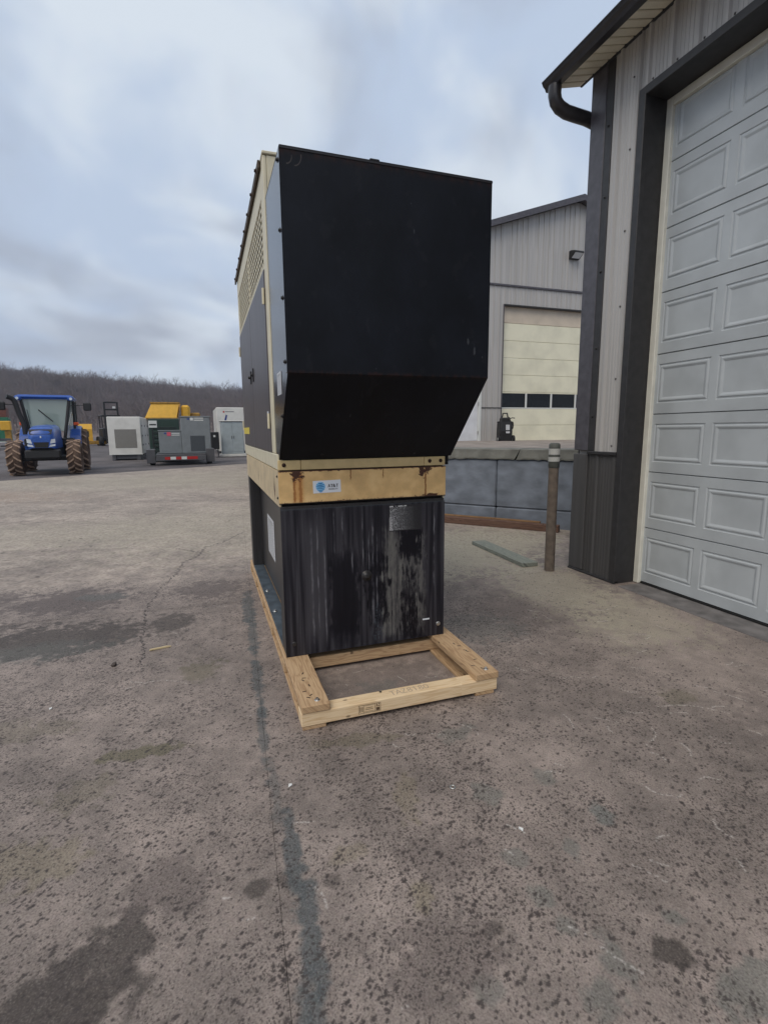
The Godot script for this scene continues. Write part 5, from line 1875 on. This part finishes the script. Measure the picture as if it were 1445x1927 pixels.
# ------------------------------------------------------------------ machines in the yard
func standing(called: String, label: String, cat: String, x: float, z: float, turn := 0.0, group := "") -> Node3D:
	return thing(called, label, cat, Vector3(x, terrain_y(x, z) + 0.012, z), turn, group)


func build_yard_machines() -> void:
	# white generator with a grey grille
	var a := standing("white_generator", "white boxed generator with square grey end grille on dark skids", "generator", -4.24, -31.2)
	pbox("skid", Vector3(-0.72, 0.0, -4.4), Vector3(-0.52, 0.32, -0.05), 0.02, M.steel_grey, a)
	pbox("skid", Vector3(0.52, 0.0, -4.4), Vector3(0.72, 0.32, -0.05), 0.02, M.steel_grey, a)
	pbox("base_tank", Vector3(-0.66, 0.06, -4.3), Vector3(0.66, 0.315, -0.12), 0.02, M.steel_grey, a)
	pbox("housing", Vector3(-0.83, 0.325, -4.5), Vector3(0.83, 2.38, 0.0), 0.03, M.white_metal, a)
	var gr := pbox("grille", Vector3(-0.50, 0.68, -0.005), Vector3(0.58, 1.70, 0.012), 0.008, M.screen_grey, a)
	for k in 3:
		var dr := pbox("door", Vector3(0.828, 0.5, -4.35 + k * 1.42), Vector3(0.845, 2.2, -3.0 + k * 1.42), 0.01, M.white_metal, a)
		for y in [0.8, 1.3, 1.85]:
			pbox("latch", Vector3(0.846, y, -3.2 + k * 1.42), Vector3(0.87, y + 0.09, -3.12 + k * 1.42), 0.005, M.black_plastic, dr)
	pbox("end_trim", Vector3(-0.835, 0.31, -0.02), Vector3(0.835, 0.35, 0.008), 0.004, M.white_frame, a)

	# flatbed trailer with reflective tail board
	var tr := standing("flatbed_trailer", "low flatbed trailer with red and white reflective tail strip", "trailer", -1.17, -25.75)
	tr.rotation.y = 0.06
	pbox("deck", Vector3(-1.1, 0.44, -6.0), Vector3(1.1, 0.52, 0.0), 0.01, M.steel_grey, tr)
	var tail := pbox("tail_board", Vector3(-1.1, 0.22, -0.02), Vector3(1.1, 0.435, 0.03), 0.01, M.steel_grey, tr)
	for k in 6:
		pbox("reflective_strip", Vector3(-0.72 + k * 0.24, 0.27, 0.031), Vector3(-0.485 + k * 0.24, 0.40, 0.036), 0.0, M.white_frame if k in [1, 3] else M.red, tail)
	for s in [-1.0, 1.0]:
		var wl := Node3D.new()
		wl.name = "wheel"
		tr.add_child(wl, true)
		wl.position = Vector3(s * 1.28, 0.36, -0.75)
		var st := S()
		lathe(st, Vector3.ZERO, Vector3.RIGHT, [[0.2, -0.1], [0.30, -0.13], [0.36, -0.1], [0.36, 0.1], [0.30, 0.13], [0.2, 0.1]], 24)
		put(st, "tyre", M.rubber, wl)
		st = S()
		lathe(st, Vector3.ZERO, Vector3.RIGHT, [[0.0, -0.05], [0.21, -0.09], [0.21, 0.09], [0.0, 0.05]], 18)
		put(st, "rim", M.steel_grey, wl)
		pbox("fender", Vector3(s * 1.32 - 0.19, 0.10, -0.36), Vector3(s * 1.32 + 0.19, 0.74, -0.32), 0.01, M.steel_grey, tr)
		pbox("fender", Vector3(s * 1.32 - 0.19, 0.70, -1.3), Vector3(s * 1.32 + 0.19, 0.745, -0.365), 0.01, M.steel_grey, tr)
		pbox("ramp", Vector3(s * 1.22 - 0.03, 0.55, -2.2), Vector3(s * 1.22 + 0.03, 1.7, -2.05), 0.01, M.frame_dark, tr)
	pbox("drawbar", Vector3(-0.06, 0.35, -7.6), Vector3(0.06, 0.47, -6.0), 0.01, M.steel_grey, tr)

	# two grey generators and a dark green one on and behind the trailer
	var y := terrain_y(0, -26) + 0.012 + 0.522
	var s1 := thing("grey_generator", "small grey cabinet generator with pink badge on the flatbed trailer", "generator", Vector3(-1.63, y, -26.35), 0.06)
	pbox("housing", Vector3(-0.51, 0.0, -1.1), Vector3(0.51, 1.07, 0.0), 0.03, M.gen_grey, s1)
	pbox("lid", Vector3(-0.53, 1.072, -1.12), Vector3(0.53, 1.12, 0.02), 0.015, M.gen_grey, s1)
	pbox("badge", Vector3(-0.14, 0.84, 0.0), Vector3(0.03, 1.02, 0.008), 0.003, M.pink, s1)
	pbox("badge", Vector3(-0.27, 0.93, 0.0), Vector3(-0.16, 1.0, 0.008), 0.003, M.navy, s1)
	for k in 2:
		pbox("badge", Vector3(0.06, 0.94 - k * 0.08, 0.0), Vector3(0.42, 0.975 - k * 0.08, 0.006), 0.0, M.white_frame, s1)
	pbox("louvre", Vector3(-0.4, 0.12, 0.0), Vector3(0.4, 0.5, 0.006), 0.003, M.gen_grey, s1)
	var s2 := thing("grey_generator", "tall grey generator with white lettering and dark square grille on the trailer", "generator", Vector3(-0.46, y, -26.25), 0.06)
	pbox("housing", Vector3(-0.66, 0.0, -1.5), Vector3(0.66, 1.72, 0.0), 0.03, M.gen_grey, s2)
	pbox("lid", Vector3(-0.68, 1.722, -1.52), Vector3(0.68, 1.77, 0.02), 0.015, M.gen_grey, s2)
	pbox("grille", Vector3(-0.28, 0.10, -0.004), Vector3(0.38, 0.84, 0.01), 0.004, M.gen_grey_dark, s2)
	pbox("badge", Vector3(-0.24, 1.56, 0.0), Vector3(-0.10, 1.70, 0.008), 0.003, M.white_frame, s2)
	pbox("badge", Vector3(-0.38, 1.60, 0.0), Vector3(-0.26, 1.67, 0.008), 0.003, M.navy, s2)
	for k in 2:
		pbox("badge", Vector3(-0.07, 1.65 - k * 0.10, 0.0), Vector3(0.36, 1.70 - k * 0.10, 0.006), 0.0, M.white_frame, s2)
	var s3 := standing("green_generator", "dark green louvred generator half hidden behind the trailer load", "generator", -2.1, -29.1, 0.05)
	pbox("housing", Vector3(-0.72, 0.25, -2.4), Vector3(0.78, 2.25, 0.0), 0.04, M.gen_green, s3)
	pbox("skid", Vector3(-0.68, 0.0, -2.3), Vector3(0.74, 0.245, -0.05), 0.02, M.gen_green_dark, s3)
	for k in 6:
		pbox("louvre", Vector3(-0.55, 0.5 + k * 0.24, 0.0), Vector3(0.62, 0.62 + k * 0.24, 0.03), 0.01, M.gen_green_dark, s3)
	pbox("sign_plate", Vector3(-0.70, 1.78, 0.031), Vector3(-0.30, 2.14, 0.045), 0.005, M.white_frame, s3)
	pbox("sign_print", Vector3(-0.66, 1.90, 0.046), Vector3(-0.34, 1.97, 0.048), 0.0, M.ink, s3)

	# yellow tipping body
	var yb := standing("yellow_hopper", "yellow steel tipping hopper raised behind the trailer", "hopper", -2.45, -35.0)
	var st := S()
	XF = Transform3D(Basis(Vector3.UP, 0.0), Vector3.ZERO)
	var lowq := [Vector3(-1.05, 2.25, 0.5), Vector3(0.75, 2.25, 0.5), Vector3(0.75, 2.25, -1.6), Vector3(-1.05, 2.25, -1.6)]
	var upq := [Vector3(-0.65, 3.15, 0.2), Vector3(0.95, 3.2, 0.2), Vector3(0.95, 3.2, -1.9), Vector3(-0.65, 3.15, -1.9)]
	for e in 4:
		poly(st, [lowq[e], lowq[(e + 1) % 4], upq[(e + 1) % 4], upq[e]], [Vector3.BACK, Vector3.RIGHT, Vector3.FORWARD, Vector3.LEFT][e])
	poly(st, lowq, Vector3.DOWN)
	put(st, "tub", M.yellow, yb)
	pbox("rim", Vector3(-0.72, 3.14, 0.15), Vector3(1.0, 3.24, 0.27), 0.02, M.yellow_dark, yb)
	pbox("rim", Vector3(-1.12, 2.19, 0.46), Vector3(0.82, 2.29, 0.58), 0.02, M.yellow_dark, yb)
	pbox("counterweight", Vector3(1.02, 2.15, -1.4), Vector3(1.55, 3.08, 0.1), 0.12, M.yellow, yb)
	pbox("arm", Vector3(1.56, 2.3, -0.9), Vector3(2.15, 2.62, -0.3), 0.08, M.yellow_dark, yb)
	for s in [-0.7, 0.6]:
		pbox("leg", Vector3(s - 0.1, 0.0, -1.2), Vector3(s + 0.1, 2.185, -0.9), 0.02, M.steel_grey, yb)
	pbox("leg", Vector3(1.3, 0.0, -1.2), Vector3(1.5, 2.14, -0.9), 0.02, M.steel_grey, yb)

	# white cabinets near the tall generator's shadow side
	var c1 := standing("grey_cabinet", "pale grey two-door electrical cabinet in front of the white container", "cabinet", 1.5, -32.1, 0.04)
	pbox("plinth", Vector3(-0.74, 0.0, -1.0), Vector3(0.74, 0.16, 0.06), 0.02, M.white_metal, c1)
	pbox("housing", Vector3(-0.64, 0.165, -0.95), Vector3(0.64, 2.1, 0.0), 0.03, M.cabinet, c1)
	pbox("roof_plate", Vector3(-0.70, 2.105, -1.0), Vector3(0.70, 2.16, 0.06), 0.015, M.white_metal, c1)
	for s in [-1.0, 1.0]:
		var dr := pbox("door", Vector3(s * 0.31 - 0.29, 0.3, -0.002), Vector3(s * 0.31 + 0.29, 2.02, 0.014), 0.008, M.cabinet, c1)
		pbox("handle", Vector3(s * 0.06 - 0.015, 1.05, 0.015), Vector3(s * 0.06 + 0.015, 1.25, 0.04), 0.005, M.steel_grey, dr)
	var c2 := standing("white_container", "white steel container with a small red logo and navy mark", "container", 1.45, -34.6, 0.02)
	pbox("box", Vector3(-0.78, 0.15, -5.5), Vector3(1.0, 2.95, 0.0), 0.03, M.white_metal, c2)
	pbox("skid", Vector3(-0.72, 0.0, -5.4), Vector3(0.94, 0.145, -0.1), 0.0, M.steel_grey, c2)
	pbox("logo", Vector3(-0.36, 2.62, 0.0), Vector3(-0.26, 2.72, 0.006), 0.002, M.red, c2)
	pbox("logo", Vector3(-0.21, 2.66, 0.0), Vector3(0.32, 2.70, 0.006), 0.0, M.steel_grey, c2)
	st = S()
	poly(st, [Vector3(-0.30, 2.13, 0.005), Vector3(-0.18, 2.13, 0.005), Vector3(-0.10, 2.45, 0.005), Vector3(-0.19, 2.5, 0.005)], Vector3.BACK)
	put(st, "logo", M.navy, c2)
	var c3 := standing("control_box", "black control box on a stand left of the pale grey cabinet", "control box", 0.5, -31.6, 0.1)
	pbox("box", Vector3(-0.22, 0.5, -0.5), Vector3(0.2, 1.5, 0.0), 0.03, M.frame_dark, c3)
	for s in [-0.17, 0.11]:
		pbox("leg", Vector3(s, 0.0, -0.3), Vector3(s + 0.06, 0.495, -0.22), 0.0, M.steel_grey, c3)
	pbox("gauge", Vector3(-0.12, 1.2, 0.0), Vector3(0.0, 1.32, 0.012), 0.004, M.white_frame, c3)

	# lift truck behind the white generator
	var lt := standing("lift_truck", "dark lift truck with tall mast behind the white boxed generator", "lift truck", -7.0, -45.4, 0.3)
	for s in [-0.52, 0.40]:
		pbox("mast", Vector3(s, 0.2, 0.0), Vector3(s + 0.12, 3.4, 0.16), 0.01, M.frame_dark, lt)
	for yy in [0.6, 1.7, 2.75, 3.3]:
		pbox("mast_bar", Vector3(-0.395, yy, 0.02), Vector3(0.395, yy + 0.12, 0.12), 0.01, M.frame_dark, lt)
	pbox("cab", Vector3(-0.7, 0.4, -2.2), Vector3(0.7, 1.4, -0.1), 0.08, M.frame_dark, lt)
	pbox("cab_roof", Vector3(-0.7, 2.3, -1.9), Vector3(0.7, 2.4, -0.3), 0.03, M.frame_dark, lt)
	for s in [-0.66, 0.60]:
		for zz in [-1.85, -0.4]:
			pbox("cab_post", Vector3(s, 1.4, zz), Vector3(s + 0.06, 2.295, zz + 0.06), 0.0, M.frame_dark, lt)
		for zz in [-1.7, -0.3]:
			st = S()
			lathe(st, Vector3(s * 1.25, 0.36, zz), Vector3.RIGHT, [[0.0, -0.14], [0.3, -0.15], [0.36, -0.1], [0.36, 0.1], [0.3, 0.15], [0.0, 0.14]], 20)
			put(st, "wheel", M.rubber, lt)
	pbox("lamp", Vector3(0.1, 2.9, 0.17), Vector3(0.3, 3.05, 0.22), 0.01, M.white_frame, lt)

	# yellow skid machine right of the tractor
	var yl := standing("yellow_skid_unit", "yellow engine unit on a low sled beside the tractor's rear wheel", "engine unit", -9.0, -46.0, 0.2)
	pbox("sled", Vector3(-0.5, 0.1, -1.6), Vector3(1.4, 0.38, 0.2), 0.03, M.yellow_dark, yl)
	st = S()
	XF = Transform3D(Basis(Vector3.UP, PI / 2), Vector3.ZERO)
	prism(st, PackedVector2Array([Vector2(0.0, 0.39), Vector2(0.0, 1.3), Vector2(0.25, 1.72), Vector2(1.2, 1.72), Vector2(1.5, 0.39)]), -0.55, 0.45)
	XF = Transform3D.IDENTITY
	put(st, "hood", M.yellow, yl)
	pbox("vent", Vector3(-0.3, 0.7, -0.004), Vector3(0.2, 1.15, 0.01), 0.004, M.frame_dark, yl)
	for s in [-0.35, 1.2]:
		pbox("runner", Vector3(s - 0.08, 0.0, -1.7), Vector3(s + 0.08, 0.095, 0.3), 0.01, M.frame_dark, yl)

	# machines past the tractor's other side
	var m1 := standing("yellow_post_frame", "yellow upright frame with tan box on top beside the tractor", "frame", -14.9, -48.1, 0.2)
	pbox("upright", Vector3(-0.16, 0.1, -0.3), Vector3(0.26, 1.25, 0.1), 0.03, M.yellow_dark, m1)
	pbox("head_box", Vector3(-0.40, 1.26, -0.6), Vector3(0.28, 2.0, 0.2), 0.05, M.yellow, m1)
	pbox("foot", Vector3(-0.5, 0.0, -0.7), Vector3(0.6, 0.095, 0.5), 0.02, M.frame_dark, m1)
	var m2 := standing("grey_engine", "grey engine block on a long rail sled at the yard edge", "engine", -14.2, -42.3, 0.3)
	pbox("block", Vector3(-1.2, 0.75, -0.8), Vector3(0.55, 1.6, 0.0), 0.1, M.steel_grey, m2)
	pbox("pulley_guard", Vector3(0.1, 0.9, 0.001), Vector3(0.45, 1.35, 0.12), 0.05, M.gen_grey, m2)
	pbox("rail", Vector3(-2.2, 0.45, -0.1), Vector3(1.2, 0.52, 0.02), 0.01, M.white_metal, m2)
	pbox("rail", Vector3(-2.2, 0.55, -0.75), Vector3(1.2, 0.74, -0.15), 0.01, M.steel_grey, m2)
	for s in [-1.8, 0.9]:
		pbox("foot", Vector3(s, 0.0, -0.7), Vector3(s + 0.2, 0.449, -0.02), 0.01, M.steel_grey, m2)
	var m3 := standing("green_container", "green container with rust-red roof far beyond the grey engine", "container", -23.2, -72.0, 0.2)
	pbox("box", Vector3(-2.5, 0.0, -2.4), Vector3(1.1, 2.95, 0.0), 0.04, M.green, m3)
	pbox("roof_plate", Vector3(-2.5, 2.955, -2.4), Vector3(1.0, 4.1, -0.1), 0.04, M.rust_red, m3)


# ------------------------------------------------------------------ small things
func build_small_things() -> void:
	# steel post by the workshop corner
	var p := thing("steel_bollard", "slim rust-brown steel bollard with grey cap and reflective bands", "bollard", Vector3(3.352, 0, -4.34))
	var st := S()
	cyl(st, Vector3(0, -0.03, 0), Vector3(0, 1.1, 0), 0.052, 0.050, 24)
	put(st, "pipe", M.post, p)
	st = S()
	lathe(st, Vector3.ZERO, Vector3.UP, [[0.0, 1.34], [0.040, 1.342], [0.05, 1.335], [0.056, 1.325], [0.056, 1.095], [0.052, 1.09], [0.0, 1.09]].duplicate(), 24)
	put(st, "cap", M.post_cap, p)
	for b: Array in [[1.225, 1.285], [1.155, 1.20]]:
		st = S()
		cyl(st, Vector3(0, b[0], 0), Vector3(0, b[1], 0), 0.0575, 0.0575, 24)
		put(st, "reflective_band", M.reflective, p)
	pbox("seam", Vector3(-0.004, 0.3, 0.049), Vector3(0.004, 1.05, 0.0535), 0.001, M.post, p)

	# loose board
	var bd := thing("plank", "grey-green weathered plank lying on the paving by the bollard", "plank", Vector3(3.27, 0.0, -5.13), 0.0)
	bd.rotation.y = -0.035
	UA = 2
	st = S()
	box(st, Vector3(-0.095, 0.0, -0.60), Vector3(0.095, 0.045, 0.60), 0.004)
	put(st, "board", M.grey_wood, bd)
	UA = -1

	# pressure washer on the platform
	var w := thing("pressure_washer", "black wheeled pressure washer standing upright beside the cream roller door", "pressure washer", Vector3(8.27, 1.101, -13.0), -0.25)
	st = S()
	XF = Transform3D(Basis(Vector3.UP, PI / 2), Vector3.ZERO)
	prism(st, PackedVector2Array([Vector2(-0.14, 0.04), Vector2(-0.16, 0.34), Vector2(-0.11, 0.62), Vector2(0.10, 0.62), Vector2(0.16, 0.40), Vector2(0.17, 0.04)]), -0.20, 0.17)
	XF = Transform3D.IDENTITY
	put(st, "body", M.black_plastic, w)
	st = S()
	box(st, Vector3(-0.15, 0.60, -0.10), Vector3(0.13, 0.73, 0.09), 0.03)
	tube(st, [Vector3(-0.10, 0.72, 0.0), Vector3(-0.07, 0.85, 0.0), Vector3(0.05, 0.85, 0.0), Vector3(0.08, 0.72, 0.0)], 0.022, 8)
	put(st, "handle", M.black_plastic, w)
	for s in [-1.0, 1.0]:
		var wl := Node3D.new()
		wl.name = "wheel"
		w.add_child(wl, true)
		wl.position = Vector3(s * 0.215, 0.11, 0.10)
		st = S()
		lathe(st, Vector3.ZERO, Vector3.RIGHT, [[0.06, -0.035], [0.10, -0.035], [0.11, -0.02], [0.11, 0.02], [0.10, 0.035], [0.06, 0.035]], 20)
		put(st, "tyre", M.rubber, wl)
		st = S()
		lathe(st, Vector3.ZERO, Vector3.RIGHT, [[0.0, -0.03], [0.062, -0.022], [0.062, 0.022], [0.0, 0.03]], 16)
		put(st, "rim", M.white_frame, wl)
	decal("data_label", Vector3(-0.02, 0.28, 0.165), Vector3(0.11, 0, 0), Vector3(0, 0.24, -0.03), M.notice, w)
	st = S()
	var hose := []
	for k in 25:
		var a := TAU * k / 10.0
		hose.append(Vector3(0.20 + 0.03 * cos(a), 0.50 + 0.11 * sin(a), -0.03 + 0.004 * k))
	tube(st, hose, 0.012, 6)
	tube(st, [Vector3(0.13, 0.70, 0.02), Vector3(0.20, 0.72, 0.03), Vector3(0.27, 0.71, 0.05)], 0.014, 6)
	tube(st, [Vector3(-0.16, 0.62, 0.0), Vector3(-0.21, 0.58, 0.03), Vector3(-0.25, 0.60, 0.05)], 0.014, 6)
	put(st, "hose", M.black_plastic, w)
	st = S()
	tube(st, [Vector3(-0.14, 0.10, 0.17), Vector3(-0.16, 0.5, 0.14), Vector3(-0.12, 0.74, 0.05)], 0.016, 6)
	tube(st, [Vector3(0.14, 0.10, 0.17), Vector3(0.16, 0.5, 0.12), Vector3(0.10, 0.74, 0.05)], 0.016, 6)
	put(st, "frame", M.frame_dark, w)

	# litter on the paving
	var ch := thing("wood_sliver", "pale wood sliver lying on the paving near the damp patches", "wood sliver", Vector3(-0.395, 0.003, -3.635), 0.15)
	st = S()
	prism(st, PackedVector2Array([Vector2(-0.065, 0.0), Vector2(0.055, 0.0), Vector2(0.075, 0.003), Vector2(0.05, 0.010), Vector2(-0.06, 0.008)]), -0.006, 0.007)
	put(st, "sliver", M.chip, ch)
	for q: Array in [[-0.65, -3.46, 0.022, "dark pebble lying beside the long pale wood sliver", "stone"], [-0.56, -3.52, 0.008, "tiny brown stone between the pebble and the wet patch", "stone"], [1.35, -2.02, 0.010, "small dark stone on the paving off the pallet's front corner", "stone"]]:
		var sn := thing("pebble", q[3], q[4], Vector3(q[0], q[2] * 0.45, q[1]), q[0] * 3.0)
		st = S()
		st.set_smooth_group(1)
		stone_shape(st, q[2], int(absf(q[0]) * 100.0))
		put(st, "stone", M.stone, sn)
	for q: Array in [[-0.89, -3.0, "scrap of white paper on the speckled paving left of the pallet"], [0.245, -1.95, "little white flake on the paving in front of the pallet"], [1.02, -1.42, "small white flake among the green stains on the paving"]]:
		var pp := thing("paper_scrap", q[2], "scrap", Vector3(q[0], 0.003, q[1]), q[0] * 5.0)
		st = S()
		poly(st, [Vector3(-0.012, 0.0, -0.006), Vector3(0.006, 0.004, -0.008), Vector3(0.013, 0.001, 0.004), Vector3(-0.004, 0.005, 0.008)], Vector3.UP)
		put(st, "flake", M.paper, pp)
	var wa := thing("washer", "small zinc washer ring lying on the speckled paving", "washer", Vector3(0.885, 0.002, -1.71))
	st = S()
	lathe(st, Vector3.ZERO, Vector3.UP, [[0.008, 0.0], [0.008, 0.003], [0.0125, 0.003], [0.0125, 0.0]], 20)
	put(st, "ring", M.zinc, wa)


func stone_shape(st: SurfaceTool, r: float, seed_: int) -> void:
	var nz := noise(seed_, 0.9, 2)
	for j in 6:
		for i in 8:
			var p := []
			for q in [[i, j], [i + 1, j], [i + 1, j + 1], [i, j + 1]]:
				var a: float = TAU * (q[0] % 8) / 8.0
				var e: float = PI * q[1] / 6.0
				var d := Vector3(cos(a) * sin(e), cos(e) * 0.6, sin(a) * sin(e) * 0.7)
				p.append(d * r * (1.0 + 0.35 * nz.get_noise_3dv(d * 2.0)))
			poly(st, p, p[0] + p[1] + p[2] + p[3])
